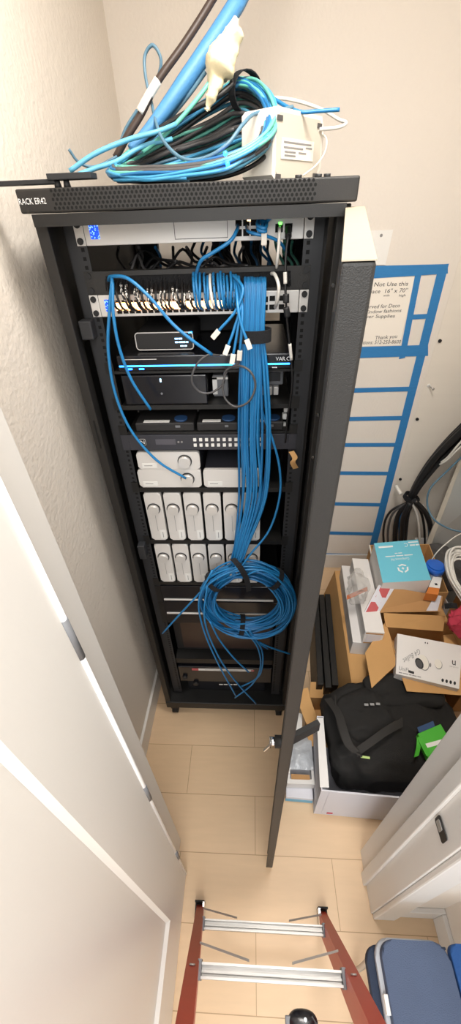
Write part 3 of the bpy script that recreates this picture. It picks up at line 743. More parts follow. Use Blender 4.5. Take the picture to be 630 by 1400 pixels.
# round top switch
cable('patch_cord', 'blue patch cord sweeping from the top switch down to the bristle strip', px([(325, 308, -.004), (324, 314, -.035), (314, 330, -.05), (290, 346, -.05), (275, 356, -.045), (269, 372, -.02), (268, 384, .003)]), .0036, 'cable')
cable('patch_cord', 'blue patch cord leaving the top switch under the knotted cord', px([(337, 309, -.004), (339, 316, -.03), (350, 320, -.04), (365, 323, -.035), (382, 331, -.02), (392, 345, .01)]), .003, 'cable')
kt = thing('knotted_cord', 'blue cord wound into a knot with a clear plug at the top switch', 'cable', aty(358, 322, -.03))
MB().tube(px([(385, 291, -.05), (372, 296, -.045), (362, 304, -.03), (354, 300, -.03), (352, 308, -.045), (362, 312, -.05), (364, 304, -.035), (354, 304, -.03), (353, 314, -.045), (363, 316, -.045), (360, 308, -.03), (358, 300, -.03), (360, 318, -.04)]), .0033, 7).build('cord', 'cable', kt)
e = aty(361, 318, -.04); MB().box(e.x-.0055, e.x+.0055, e.y-.004, e.y+.004, e.z-.02, e.z, 0, .001).build('plug', 'plug', kt)
cable('patch_cord', 'white patch cord hanging from the green-lit port of the top switch', px([(382, 311, -.004), (382, 316, -.03), (381, 335, -.035), (379, 355, -.03), (378, 366, -.01)]), .0032, 'cwhite')
cable('patch_cord', 'white patch cord looping over the lower switch at the right of the bundle', px([(371, 374, .0), (376, 376, -.03), (381, 392, -.045), (379, 412, -.035), (376, 420, -.006)]), .0036, 'cwhite')
t = thing('black_lead', 'long black lead with pale sleeves hanging down the right rail', 'cable', aty(394, 430, -.03))
MB().tube(px([(394, 312, -.004), (394, 322, -.03), (391, 345, -.035), (390, 380, -.04), (391, 420, -.045), (394, 455, -.04), (398, 490, -.035), (399, 530, -.03), (393, 570, -.02), (390, 605, -.01)]), .0026, 7).build('cord', 'cblack', t)
for l_, r_ in (([(396, 470, -.038), (398.2, 492, -.036)], .0036), ([(389.6, 372, -.04), (390, 388, -.041)], .004)): MB().tube(px(l_), r_, 8).build('sleeve', 'cwhite', t)
for l_ in ([(394, 312, -.006), (394, 324, -.028)], [(391, 402, -.044), (391, 414, -.045)], [(391, 420, -.045), (393, 433, -.044)]): MB().tube(px(l_), .0065, 8).build('connector', 'ink', t)
cable('round_lead', 'thin black lead looped in front of the flat player and the grey adapter', px([(300, 486, -.03), (283, 486, -.05), (268, 500, -.055), (262, 520, -.055), (272, 535, -.05), (288, 537, -.05), (305, 525, -.05), (308, 508, -.055), (325, 500, -.07), (342, 508, -.08), (349, 528, -.08), (340, 549, -.08), (322, 556, -.07), (308, 545, -.06), (305, 525, -.055), (312, 505, -.05), (330, 495, -.04), (352, 480, -.01)]), .0026, 'cgrey')
cable('lead_pile', 'thick black lead curled on the flat player behind the plugs', px([(270, 490, .05), (280, 482, .08), (300, 484, .06), (310, 480, .09), (335, 474, .12), (360, 470, .12), (388, 476, .08), (370, 484, .05), (340, 483, .05)]), .005, 'blackplastic')
# loose wires behind the switches
for i in range(9):
    u = 165+i*24+R(-6, 6)
    p = [aty(u+R(-6, 6), 338, .10), aty(u+R(-10, 10), 352, .16), aty(u+R(-12, 12), 372, .2), aty(u+R(-20, 20), 380, .12), aty(u+R(-8, 8), 384, .02)]
    cable('inner_wire', 'dark wire tangled in the gap behind the bristle strip', p, .0034, ('cblack', 'cgrey', 'cable2', 'cblack', 'cgrey', 'cblack')[i % 6], 'wires behind the bristle strip', n=4)
for i in range(14):
    u = 270+i*10+R(-4, 4); m_ = 'teal' if i > 10 else ('cable2' if i % 2 else 'cblack')
    p = [aty(u, 330, .18), aty(u+R(-5, 5), 345, .22), aty(u+R(4, 12), 360, .15), aty(u+R(4, 14), 380, .03)]
    cable('inner_wire', 'dark teal wire behind the right end of the bristle strip' if m_ == 'teal' else 'dark wire tangled in the gap behind the bristle strip', p, .0034, m_, 'teal wires behind the bristle strip' if m_ == 'teal' else 'wires behind the bristle strip', n=4)
for i in range(14):
    u = 150+R(0, 150); w_ = R(25, 70); y_ = R(.06, .16); v_ = R(352, 374)
    cable('inner_wire', 'dark wire tangled in the gap behind the bristle strip', [aty(u, v_+8, y_), aty(u+w_*.3, v_-R(2, 14), y_+.02), aty(u+w_*.6, v_+R(-3, 6), y_), aty(u+w_, v_+R(2, 10), y_-.03)], .0032, ('cblack', 'cgrey', 'cblack')[i % 3], 'wires behind the bristle strip', n=4)
tb = thing('cable_tray', 'black vertical cable manager panels at the back of the rack', 'cable manager', (0, .5, .2))
for x0, x1 in ((-.19, -.165), (.0, .055), (.09, .15)): MB().box(x0, x1, .45, .47, .2, 2.02).build('panel', 'blackplastic', tb)
MB().box(-.22, .22, .50, .504, .13, 1.72).build('panel', 'blackplastic', tb)
for k in range(6):
    q = aty((391, 390, 389, 388, 387, 386)[k], (560, 566, 570, 583, 588, 592)[k], .03)
    if k in (0, 2, 3): tag(MB().box(q.x-.006, q.x+.006, .03, .045, q.z-.008, q.z+.008, 0, .002).build('cord_plug', 'label'), 'small white plug tip between the right rail and the extenders', 'plug', 'white plug tips by the right rail')
tag(MB().band([aty(398, 617, -.01), aty(403, 626, -.02), aty(400, 632, -.022), aty(404, 640, -.015)], V((.014, 0, .004)), .003).build('paper_tag', 'kraft'), 'crumpled tan paper tag stuck on the right rail', 'tag')

# ================================================================== ON TOP OF THE RACK
CT = 2.067
# closed path of the big loop: (u, v, y)
LP = [(158, 236, .13), (200, 238, .10), (260, 232, .09), (320, 218, .09), (362, 193, .12), (372, 160, .18), (357, 131, .26), (330, 120, .32), (290, 143, .34), (240, 176, .33), (195, 205, .28), (165, 226, .20)]
PALETTE = ['topblue', 'cable3', 'teal', 'topblue', 'slate', 'cblack', 'cable2', 'cgrey', 'cable3', 'teal', 'topblue', 'cgrey']
NAME = {'topblue': 'light blue', 'cable': 'blue', 'cable2': 'blue', 'cable3': 'pale blue', 'teal': 'teal', 'slate': 'slate blue', 'cblack': 'black', 'cgrey': 'dark grey'}
for i in range(70):
    ou, ov, oy = R(-9, 6), R(-9, 7), R(-.03, .03); fl_ = 1.05 if i % 3 == 0 else R(.12, 1.0); m_ = PALETTE[i % 12]
    st = random.randrange(12); pts = []
    for k in range(15):
        u, v, y = LP[(st+k) % 12]; vb_ = 243-.0042*max(0, u-280)**2; v = vb_+(v-vb_)*fl_; u = 262+(u-262)*(.9+.1*fl_) 
        s_ = 1-.25*abs(noise.noise(V((i, k*.5, 3))))
        q = aty(u+ou*s_+R(-3, 3), v+ov*s_+R(-3, 3), y+oy); q.z = max(q.z, CT+.006); pts.append(q)
    r_ = .0042 if m_ in ('cblack', 'cgrey') else .0034
    cable('coiled_cable', f'{NAME[m_]} cable of the big coil lying on the rack', pts, r_, m_, f'{NAME[m_]} cables of the coil on the rack', n=5)
q = aty(336, 127, .30); strap('black strap round the top of the cable coil on the rack', q, .034, .04, aty(350, 124, .27)-aty(320, 128, .33), .022)
cable('loose_cable', 'pale blue cable end pointing left off the rack, upper one', px([(240, 170, .2), (215, 180, .17), (175, 191, .15), (130, 210, .12), (95, 234, .1)]), .0046, 'cable3')
cable('loose_cable', 'pale blue cable end pointing left off the rack, lower one', px([(235, 190, .2), (195, 200, .17), (160, 220, .14), (130, 230, .12), (104, 240, .1)]), .0046, 'cable3')
cable('loose_cable', 'thin slate cable end curling at the far left of the coil', px([(160, 214, .2), (130, 228, .18), (108, 222, .17), (94, 204, .16)]), .003, 'slate')
cable('loose_cable', 'slate blue cable standing up in a tall narrow loop above the coil', px([(160, 220, .26), (170, 180, .26), (195, 140, .27), (214, 110, .28), (220, 82, .28), (209, 62, .28), (198, 76, .28), (199, 105, .27), (207, 140, .25), (214, 170, .2), (225, 195, .13), (250, 217, .08), (280, 216, .07), (310, 198, .07), (332, 170, .1), (350, 155, .16), (385, 150, .2), (400, 146, .22)]), .0034, 'slate')
cable('loose_cable', 'blue cable crossing over the white device, ending in the air at the right', px([(290, 108, .3), (320, 106, .3), (350, 118, .28), (385, 142, .24), (410, 153, .22), (435, 152, .22), (464, 150, .22)]), .0036, 'cable')
cable('loose_cable', 'teal cable slanting from the cream film down into the coil', px([(293, 103, .24), (270, 135, .22), (235, 175, .2), (195, 208, .17)]), .0044, 'teal')
cable('loose_cable', 'slate cable slanting up just left of the cream film', px([(281, 98, .26), (258, 130, .26), (225, 170, .26), (190, 205, .26)]), .004, 'slate')
cable('loose_cable', 'thick black cable crossing the coil under the cream film', px([(319, 114, .24), (300, 130, .23), (262, 150, .22), (215, 178, .22), (180, 205, .2)]), .0055, 'cblack')
cable('loose_cable', 'thin wire hooked between the cream film and the coil', px([(315, 90, .24), (316, 102, .24), (319, 115, .24)]), .0016, 'cgrey')
def up_to(p, q): return q+(q-p)*((2.996-q.z)/(q.z-p.z))
o = MB().tube([aty(178, 204, .2), aty(205, 176, .22), aty(240, 130, .25), aty(280, 72, .29), aty(313, 22, .33), aty(330, -8, .36), aty(350, -60, .42), up_to(aty(330, -8, .36), aty(350, -60, .42))], lambda t: .008+.009*min(1, t*3), 10, n=8).build('cable_sleeve', 'sleeve'); tag(o, 'thick bright blue sleeved cable bundle rising to the ceiling', 'cable bundle')
t = thing('riser_cable', 'thick dark cable with a pale section rising beside the blue sleeve', 'cable', aty(200, 140, .22))
MB().tube([aty(158, 216, .22), aty(175, 185, .22), aty(193, 156, .23), aty(215, 112, .24), aty(252, 60, .27), aty(290, 0, .31), aty(320, -60, .36), up_to(aty(290, 0, .31), aty(320, -60, .36))], .0075, 9).build('jacket', 'cbrown', t)
MB().tube([aty(191, 154, .2285), aty(203, 132, .234), aty(216, 110, .239)], .0088, 9).build('pale_section', 'ivory', t)
# cream film
mb = MB()
pp = smooth_path([aty(321, 26, .25), aty(320, 45, .25), aty(314, 62, .25), aty(304, 82, .24), aty(296, 100, .235), aty(294, 118, .23), aty(288, 135, .22), aty(283, 150, .22)], 6)
ww = [.006, .017, .019, .027, .031, .016, .012, .008, .003]
mb.tube(pp, lambda t: (ww[min(7, int(t*8))]*(1-(t*8) % 1)+ww[min(8, int(t*8)+1)]*((t*8) % 1)), 18, raw=True)
for v in mb.bm.verts: v.co += .006*noise.noise_vector(v.co*45)+.003*noise.noise_vector(v.co*120)
o = mb.build('plastic_film', 'cream'); tag(o, 'crumpled cream plastic film caught among the cables on the rack', 'plastic film')
# white power unit
A, B = aty(373, 238, .14), aty(438, 230, .30)
A.z = B.z = CT
ab = (B-A); ab.z = 0; n_ = V((-ab.y, ab.x, 0)).normalized()
if n_.x > 0: n_ = -n_
Lx = .08; hh = .115
t = thing('white_power_unit', 'white plastic power unit with a printed label lying on the rack under the coil', 'power unit', (A+B)/2)
prof = [(.06, 0), (.9, 0), (1, .25), (1, .8), (.94, 1), (.04, 1), (-.02, .93), (-.02, .1)]
mb = MB().prism([A+ab*p+Z*(hh*q+.004) for p, q in prof], n_*Lx, 0)
mb.build('shell', 'ivory', t)
e = -n_*.0015
mb = MB().prism([A+ab*(.04+.92*(p*.97+.02))+Z*(hh*(.06+.88*q)+.004)+e for p, q in prof], n_*.003, 0)
ep = mb.build('end_plate', 'beige', t)
f0 = lambda p, q, d=.0022: A+ab*p+Z*(hh*q+.004)-n_*d
MB().slab(f0(.12, .33), f0(.78, .33), f0(.78, .62), f0(.12, .62), .0008).build('label', 'ivory', t)
mb = MB()
for q, a_, c_ in ((.55, .16, .72), (.48, .16, .55), (.42, .18, .4), (.42, .46, .62), (.37, .18, .4), (.5, .6, .74)): mb.slab(f0(a_, q, .0032), f0(c_, q, .0032), f0(c_, q+.025, .0032), f0(a_, q+.025, .0032), .0003)
mb.build('lettering', 'inkgrey', t)
for p, q in ((.08, .86), (.88, .86), (.08, .08), (.86, .12)): MB().slab(f0(p-.05, q-.035), f0(p+.05, q-.035), f0(p+.05, q+.035), f0(p-.05, q+.035), .0008).build('foot_slot', 'cgrey', t)
for u, v in ((308, 210), (311, 224)): q = aty(u, v, .05); MB().sphere(q, .0042, 0, 10).build('indicator_light', 'blueled', t)
cable('white_lead', 'white lead looping in the air behind the white power unit', px([(335, 140, .35), (370, 134, .36), (405, 138, .36), (440, 150, .36), (462, 163, .34), (473, 168, .32), (463, 174, .3), (436, 177, .28)]), .0036, 'cwhite')
cable('white_lead', 'thin white lead curving down beside the white power unit', px([(440, 183, .3), (446, 190, .28), (444, 208, .26), (432, 226, .24), (414, 240, .22)]), .0018, 'cwhite')
# flat bracket to the wall
t = thing('wall_bracket', 'flat dark steel bar tying the rack top to the left wall', 'bracket', (-.24, .0, 2.08))
a = aty(61, 243, -.06)
MB().box(-.245, -.165, -.066, -.03, 2.078, 2.087, 0, .001).build('plate', 'rail', t)
MB().box(-.389, -.235, -.06, -.035, 2.073, 2.080, 0, .001).build('arm', 'rail', t)
for x in (-.232, -.215): MB().cyl((x, -.055, 2.066), Z, .007, .012, 10, 0, .005).build('bolt', 'ink', t)
for x in (.2, .235, .25): tag(MB().cyl((x, -.05, 2.066), Z, .006, .006, 10).build('rack_bolt', 'ink'), 'black bolt head on the right front of the rack top', 'bolt', 'bolts on the rack top')

# ================================================================== THE PILE AT THE RIGHT
def open_carton(name, label, o, ex, ey, h, m=('kraft', 'kraft2'), th=.004, cat='box', group=None):
    o, ex, ey = V(o), V(ex), V(ey); nx, ny = ex.normalized(), ey.normalized()
    t = thing(name, label, cat, o+(ex+ey)/2, group)
    mb = MB().span(o, ex, ny*th, Z*h).span(o+ey-ny*th, ex, ny*th, Z*h).span(o+ny*th, nx*th, ey-ny*2*th, Z*h).span(o+ex-nx*th+ny*th, nx*th, ey-ny*2*th, Z*h).span(o+nx*th+ny*th, ex-nx*2*th, ey-ny*2*th, Z*th)
    mb.build('body', m[0], t); return t
# big white carton with the bag
ca = V((.388, -.445, 0)); ex = V((.62, -.028, 0)); ey = V((.02, .275, 0))
t = open_carton('white_carton', 'big open white carton on the floor holding the black bag', ca, ex, ey, .285, ('whitebox2',))
MB().slab(ca+V((-.004, .01, .285)), ca+V((.03, .01, .285)), ca+V((.046, .265, .285)), ca+V((.018, .265, .285)), .005).build('flap', 'whitebox', t)
MB().slab(ca+V((.03, -.0035, .02)), ca+V((.61, -.030, .02)), ca+V((.61, -.030, .287)), ca+V((.03, -.0035, .287)), -.003).build('flap', 'whitebox2', t)
q = ca+ex*.1+Z*.03; MB().box(q.x-.012, q.x+.012, q.y-.004, q.y-.002, q.z, q.z+.012).build('marking', 'redcloth', t)
# bag
t = thing('black_bag', 'large soft black bag slumped in the white carton', 'bag', (.70, -.22, .02))
def bagf(p):
    if p.z < 0: p = V((p.x*.92, p.y*.92, p.z))
    return p
MB().blob((.715, -.222, .205), (.272, .178, .185), .42, .030, 9, 72, 0, None, 3, bagf).build('body', 'fabric', t)
MB().blob((.60, -.20, .36), (.12, .10, .055), .7, .02, 12, 40, 0, Matrix.Rotation(.4, 3, 'Z'), 5).blob((.78, -.10, .37), (.16, .075, .05), .6, .02, 12, 40, 0, None, 8).build('pocket', 'fabric', t)
def zt(l, z): return [atz(u, v, z_ if z_ else z) for u, v, z_ in l]
MB().band(zt([(448, 955, .40), (462, 975, .44), (470, 1000, .45), (477, 1018, .44), (487, 1028, .43)], .42), V((.028, .0, .012)), .004).build('shoulder_strap', 'strapm', t)
MB().band(zt([(488, 1028, .42), (510, 1012, .44), (530, 998, .45), (550, 987, .44)], .42), V((.004, .030, .012)), .004).build('handle', 'strapm', t)
MB().tube(zt([(458, 950, .42), (460, 985, .43), (472, 1018, .43), (495, 1034, .42)], .42), .004, 6).build('piping', 'strapm', t)
q = atz(493, 1036, .4); MB().span(q, V((.032, -.004, 0)), V((.001, .007, 0)), V((0, 0, .004))).build('lime_tag', 'lime', t)
mb = MB()
for k in range(3): 
    q = atz(498+k*8, 965-k*.5, .428); mb.span(q, V((.016, 0, 0)), V((0, .008, .002)), V((0, 0, .002)))
mb.build('logo', 'inkgrey', t)
# green pouch in the bag
t = thing('green_pouch', 'bright green box with a white stripe tucked in the black bag', 'pouch', atz(590, 1010, .41))
g = [atz(u, v, .432) for u, v in ((586, 1037), (571, 1003), (602, 990), (622, 1024))]
MB().hexa([p-Z*.03 for p in g]+g).build('body', 'green', t)
g2 = [p+Z*.0008 for p in (g[0].lerp(g[1], .55), g[3].lerp(g[2], .45), g[3].lerp(g[2], .30), g[0].lerp(g[1], .38))]
MB().slab(*g2, .001).build('stripe', 'label', t)
g3 = [p+Z*.001 for p in (g[1].lerp(g[2], .05), g[1].lerp(g[2], .75), g[1].lerp(g[2], .75)+V((.0, .02, .0)), g[1].lerp(g[2], .05)+V((0, .02, 0)))]
MB().slab(*g3, .001).build('blue_band', 'navy', t)
t = thing('green_strap', 'folded green strap lying on the black bag left of the green box', 'strap', atz(575, 1025, .41))
o = MB().band(zt([(569, 1034, .425), (572, 1020, .44), (573, 1008, .445), (578, 1018, .445), (586, 1033, .435)], .42), V((.018, .006, 0)), .003).build('webbing', 'green', t)
# stack left of the carton
t = thing('flat_blue_box', 'flat pale blue and white box on the floor under the wrapped panel', 'box', (.335, -.29, 0))
b0 = atz(390, 1082, .03); b1 = atz(433, 1087, .03)
MB().hexa([(.272, -.405, 0), (.385, -.41, 0), (.40, -.19, 0), (.285, -.185, 0), (.272, -.405, .055), (.385, -.41, .055), (.40, -.19, .055), (.285, -.185, .055)], 0, .002).build('body', 'whitebox2', t)
MB().hexa([(.2705, -.4065, .008), (.386, -.4115, .008), (.386, -.410, .008), (.2705, -.405, .008), (.2705, -.4065, .034), (.386, -.4115, .034), (.386, -.410, .034), (.2705, -.405, .034)]).build('blue_band', 'cable3', t)
t = thing('wrapped_panel', 'grey framed panel in bubble wrap on the flat pale blue box', 'panel', (.335, -.28, .057))
P4 = [V((.276, -.372, .057)), V((.392, -.372, .057)), V((.398, -.19, .057)), V((.29, -.185, .057))]
ctr = sum(P4, V())/4
inn = [ctr+(p-ctr)*.8 for p in P4]
mb = MB()
for k in range(4):
    a, b_, c, d = P4[k], P4[(k+1) % 4], inn[(k+1) % 4], inn[k]
    mb.hexa([a, b_, c, d, a+Z*.05, b_+Z*.05, c+Z*.05, d+Z*.05])
mb.build('frame', 'whitemetal', t)
g = [p+Z*.052 for p in (P4[0].lerp(P4[3], .28), P4[1].lerp(P4[2], .28), P4[2], P4[3])]
mb = MB(); N = 14; grid = []
for i in range(N+1):
    for j in range(N+1):
        a = g[0].lerp(g[1], j/N); b_ = g[3].lerp(g[2], j/N); p = a.lerp(b_, i/N)
        p.z += .016*math.sin(math.pi*i/N)*math.sin(math.pi*j/N)+.009*noise.noise(p*35)+.004
        grid.append(mb.bm.verts.new(p))
for i in range(N):
    for j in range(N):
        f = mb.bm.faces.new([grid[i*(N+1)+j], grid[i*(N+1)+j+1], grid[(i+1)*(N+1)+j+1], grid[(i+1)*(N+1)+j]]); f.smooth = True
mb.build('bubble_wrap', 'bubble', t)
g = [P4[0].lerp(P4[1], .16)+V((0, .016, .0515)), P4[0].lerp(P4[1], .84)+V((0, .016, .0515)), P4[0].lerp(P4[1], .84)+V((0, .034, .0515)), P4[0].lerp(P4[1], .16)+V((0, .036, .0515))]
MB().slab(*g, -.001).build('slot', 'kraft2', t)
o = MB().hexa([(.29, -.16, 0), (.36, -.165, 0), (.37, -.08, 0), (.30, -.07, 0), (.29, -.16, .13), (.36, -.165, .10), (.37, -.08, .10), (.30, -.07, .13)]).build('white_paper_bag', 'label'); tag(o, 'white folded paper packet behind the bubble-wrapped panel', 'packet')
# brown open carton holding the black panels
t = open_carton('brown_carton', 'small open brown carton on the floor between the rack door and the bag', (.378, -.165, 0), (.10, .0, 0), (.03, .155, 0), .13)
MB().slab((.378, -.165, .13), (.478, -.165, .13), (.47, -.225, .10), (.385, -.225, .11), .003).build('flap', 'kraft', t)
MB().slab((.408, -.01, .13), (.508, -.01, .13), (.52, .05, .16), (.42, .05, .16), -.003).build('flap', 'kraft', t)
o = MB().box(.40, .56, -.005+.0, .0, 0, .07).build('kraft_sheet', 'kraft2'); tag(o, 'brown cardboard sheet standing at the near ends of the black grilles', 'cardboard')
t = thing('kraft_wrapper', 'curved strip of brown cardboard between the rack door and the white carton', 'cardboard', (.40, -.12, .0))
MB().band([(.365, -.02, .22), (.375, -.07, .20), (.395, -.11, .16), (.415, -.14, .12), (.425, -.15, .05), (.425, -.15, .0)], V((.055, .01, .02)), .003).build('sheet', 'kraft', t)
for i, (x, lab, hgt, yf) in enumerate(((.436, 'black vented grille standing nearest the rack door', .19, .02), (.470, 'black vented grille in the middle of the standing three', .20, .0), (.504, 'black vented grille standing against the brown carton', .205, .01))):
    t = thing('metal_grille', lab, 'panel', (x+.02, .3, .006), 'black grilles standing on edge')
    a, b_ = V((x, yf, .005)), V((x+.048, .57, .005)); top_ = V((.010, 0, hgt))
    mb = MB().span(a, b_-a, top_, V((.030, 0, 0)), 0, .002)
    for k in range(0): mb.span(a+top_*.985+(b_-a)*(.06+k*.1)+V((.006, 0, .004)), (b_-a)*.06, V((.018, 0, 0)), Z*.001, 1)
    mb.build('grille', ['black', 'hole'], t)
# tan long box and white boxes
D = V((.042, .70, 0)); 
t = thing('long_brown_box', 'long upright brown cardboard box behind the black bag', 'box', (.64, .3, 0))
a = V((.583, -.025, 0)); w = V((.088, -.006, 0))
bl = V((-.055, .0, 0)); MB().hexa([a+bl, a+w, a+w+D, a+D+bl, a+Z*.3, a+w+Z*.3, a+w+D+Z*.3, a+D+Z*.3], 0, .002).build('body', 'kraft', t)
MB().span(a+w*.06+Z*.301, w*.9, D*.985, Z*.002).build('top_flap', 'kraft', t)
MB().span(a+w*.02-V((0, .001, 0))+Z*.286, w*.96, V((0, .001, 0)), Z*.005).build('slot', 'hole', t)
def long_white(label, p, w, d, h, grp=None):
    t = thing('long_white_box', label, 'box', p+(w+d)/2, 'long white boxes')
    MB().span(p, w, d, Z*h, 0, .0015).build('body', 'whitebox', t)
    return t
w1 = V((.085, -.006, 0)); d1 = V((.038, .50, 0))
long_white('long white box lying on the brown box, lower of the two', V((.603, .122, .304)), w1, d1, .095)
t = long_white('long white box with an end label, upper of the two', V((.642, .115, .4)), w1, d1*.94, .095)
q = V((.642, .115, .4)); MB().span(q+w1*.12+V((0, -.001, .02)), w1*.75, V((0, -.001, 0)), Z*.055).build('end_label', 'whitebox2', t)
MB().span(q+w1*.05+V((0, -.0008, .008)), w1*.9, V((0, -.001, 0)), Z*.008).span(q+w1*.05+V((0, -.0008, .08)), w1*.9, V((0, -.001, 0)), Z*.008).build('brown_edge', 'kraft2', t)
# support carton under the sticker box
o = MB().box(.77, 1.12, .28, .72, 0, .355, 0, .002).build('support_carton', 'kraft'); tag(o, 'plain brown carton at the bottom under the stickered box', 'box')
# box with red stickers
t = open_carton('stickered_box', 'open brown box with red stickers and white tape below the sky blue box', (.765, .33, .357), (.33, .01, 0), (.03, .35, 0), .15)
fl = [aty(u, v, y) for u, v, y in ((497, 838, .22), (603, 836, .25), (605, 815, .325), (517, 800, .325))]
MB().slab(*fl, -.003).build('front_flap', 'kraft2', t)
fa = lambda p, q: fl[3].lerp(fl[2], p).lerp(fl[0].lerp(fl[1], p), q)
n_ = (fl[1]-fl[0]).cross(fl[3]-fl[0]).normalized()*.0006
MB().slab(fa(0, 0)+n_, fa(0, 1)+n_, fa(.20, 1)+n_, fa(.25, 0)+n_, -.0006).build('white_tape', 'whitebox2', t)
MB().slab(fa(.88, .0)+n_, fa(.80, .95)+n_, fa(.95, .95)+n_, fa(.98, 0)+n_, -.0006).build('white_tape', 'whitebox2', t)
for pa, pb, qa, qb in ((.045, .19, .05, .42), (.02, .16, .60, .97)):
    MB().slab(fa(pa, qa)+n_*2.4, fa(pa, qb)+n_*2.4, fa(pb, qb)+n_*2.4, fa(pb, qa)+n_*2.4, -.0006).build('red_sticker', 'red', t)
MB().tube([(.763, .325, .51), (.778, .56, .513), (.79, .675, .51)], .004, 6).build('torn_edge', 'ivory', t)
# sky blue box
t = thing('sky_blue_box', 'sky blue product box with a white hexagon mark sitting in the stickered box', 'box', atz(550, 770, .5))
tp = [atz(u, v, .60) for u, v in ((523, 797), (589, 793), (571, 738), (511, 743))]
MB().hexa([p-Z*.20 for p in tp]+tp, 0, .001).build('body', 'whitebox', t)
dk = (tp[0]-tp[3]).normalized()
MB().slab(*[p+Z*.0008 for p in tp], .001).build('printed_top', 'sky', t)
ta = lambda p, q: tp[3].lerp(tp[2], p).lerp(tp[0].lerp(tp[1], p), q)+Z*.0022
mb = MB(); hexc = (.49, .70)
for k in range(3):
    a0 = math.radians(30+120*k)
    for s0, s1 in ((-48, 0), (0, 48)):
        r1, r0 = .125, .088; pa, pb = a0+math.radians(s0), a0+math.radians(s1)
        f = lambda r, a: ta(hexc[0]+r*math.cos(a), hexc[1]+r*.85*math.sin(a))
        mb.slab(f(r0, pa), f(r0, pb), f(r1, pb), f(r1, pa), -.0003)
mb.slab(ta(.46, .70), ta(.49, .73), ta(.52, .70), ta(.49, .67), -.0003)
mb.build('hexagon_mark', 'whiteink', t)
mb = MB()
rv = lambda p, q, p2: (ta(p, q), ta(p2, q)-ta(p, q))
up_ = (ta(.5, .6)-ta(.5, .5))
a, r_ = rv(.68, .445, .29); mb.text('Component Hd', a, r_, up_*.62)
a, r_ = rv(.78, .375, .18); mb.marks((6, 5, 7), a, r_, up_*.28)
a, r_ = rv(.56, .31, .40); mb.marks((4, 3), a, r_, up_*.25)
a, r_ = rv(.40, .105, .08); mb.slab(ta(.08, .10), ta(.40, .105), ta(.40, .15), ta(.08, .15), -.0003)
a, r_ = rv(.98, .12, .78); mb.marks((3, 5), a, r_, up_*.5)
a, r_ = rv(.98, .045, .76); mb.marks((6,), a, r_, up_*.4)
a, r_ = rv(.74, .07, .66); mb.text('C', a, r_, up_*1.0)
mb.build('lettering', 'whiteink', t)
# clear bag with amber tape by the white boxes
mb = MB().blob(atz(489, 802, .545), (.045, .10, .05), .8, .026, 18, 40, 0, Matrix.Rotation(-.15, 3, 'Z'), 2)
o = mb.build('clear_plastic_bag', 'film'); tag(o, 'clear plastic bag slumped on the white boxes left of the sky blue box', 'plastic bag')
o = MB().band([atz(474, 817, .56), atz(488, 811, .575), atz(502, 805, .57)], V((.004, .022, .004)), .002).build('amber_tape', 'orangetr'); tag(o, 'strip of amber tape across the clear plastic bag', 'tape')
# blue lidded jar and small orange box
t = thing('plastic_jar', 'clear jar with a bright blue lid behind the sky blue box', 'jar', atz(597, 800, .45))
jc = atz(596, 772, .60)
MB().cyl((jc.x, jc.y, .44), Z, .042, .125, 28).build('jar_body', 'jar', t)
MB().cyl((jc.x, jc.y, .565), Z, .046, .03, 32, 0, .044).cyl((jc.x, jc.y, .6), Z, .038, -.002, 28).build('lid', 'bluelid', t)
t = thing('small_orange_box', 'small orange and white carton in front of the blue-lidded jar', 'box', atz(594, 800, .52))
q4 = [atz(u, v, .555) for u, v in ((582, 811), (599, 813), (604, 790), (592, 788))]
MB().hexa([p-Z*.05 for p in q4]+q4, 0, .001).build('body', 'orange', t)
MB().slab(*[p+Z*.0005 for p in (q4[0].lerp(q4[3], .36), q4[1].lerp(q4[2], .36), q4[2], q4[3])], .0006).build('white_panel', 'label', t)
q = q4[0].lerp(q4[2], .62); MB().box(q.x-.008, q.x+.004, q.y-.012, q.y, q.z+.0012, q.z+.0018).build('lettering', 'ink', t)
t = open_carton('back_carton', 'open brown carton behind the jar full of packing', (1.13, .36, .0), (.24, .0, 0), (.0, .5, 0), .40, ('whitebox', 'whitebox'))
o = MB().blob((1.22, .62, .40), (.09, .16, .06), .7, .02, 14, 36, 0, None, 12).build('grey_wrapping', 'cgrey'); tag(o, 'crumpled grey antistatic bag behind the blue-lidded jar', 'plastic bag')
# open brown box with the camera carton
t = open_carton('open_brown_box', 'open brown cardboard box with its flaps spread around the white camera carton', (.762, -.02, .30), (.30, .0, 0), (.0, .225, 0), .15)
F = lambda *l: [atz(u, v, z) for u, v, z in l]
MB().slab(*F((543, 908, .45), (527, 850, .45), (499, 893, .41), (508, 941, .41)), .003).build('flap', 'kraft', t)
MB().slab(*F((527, 857, .45), (605, 863, .45), (608, 842, .50), (524, 838, .50)), .003).build('flap', 'kraft', t)
MB().slab(*F((544, 912, .447), (556, 945, .43), (650, 952, .43), (650, 905, .447)), -.003).build('flap', 'kraft', t)
MB().slab(*F((606, 868, .45), (612, 925, .45), (650, 930, .44), (650, 865, .44)), -.003).build('flap', 'kraft', t)
o = MB().box(.775, 1.05, .03, .20, .0, .298).build('hidden_carton', 'kraft'); tag(o, 'brown carton supporting the open box behind the black bag', 'box')
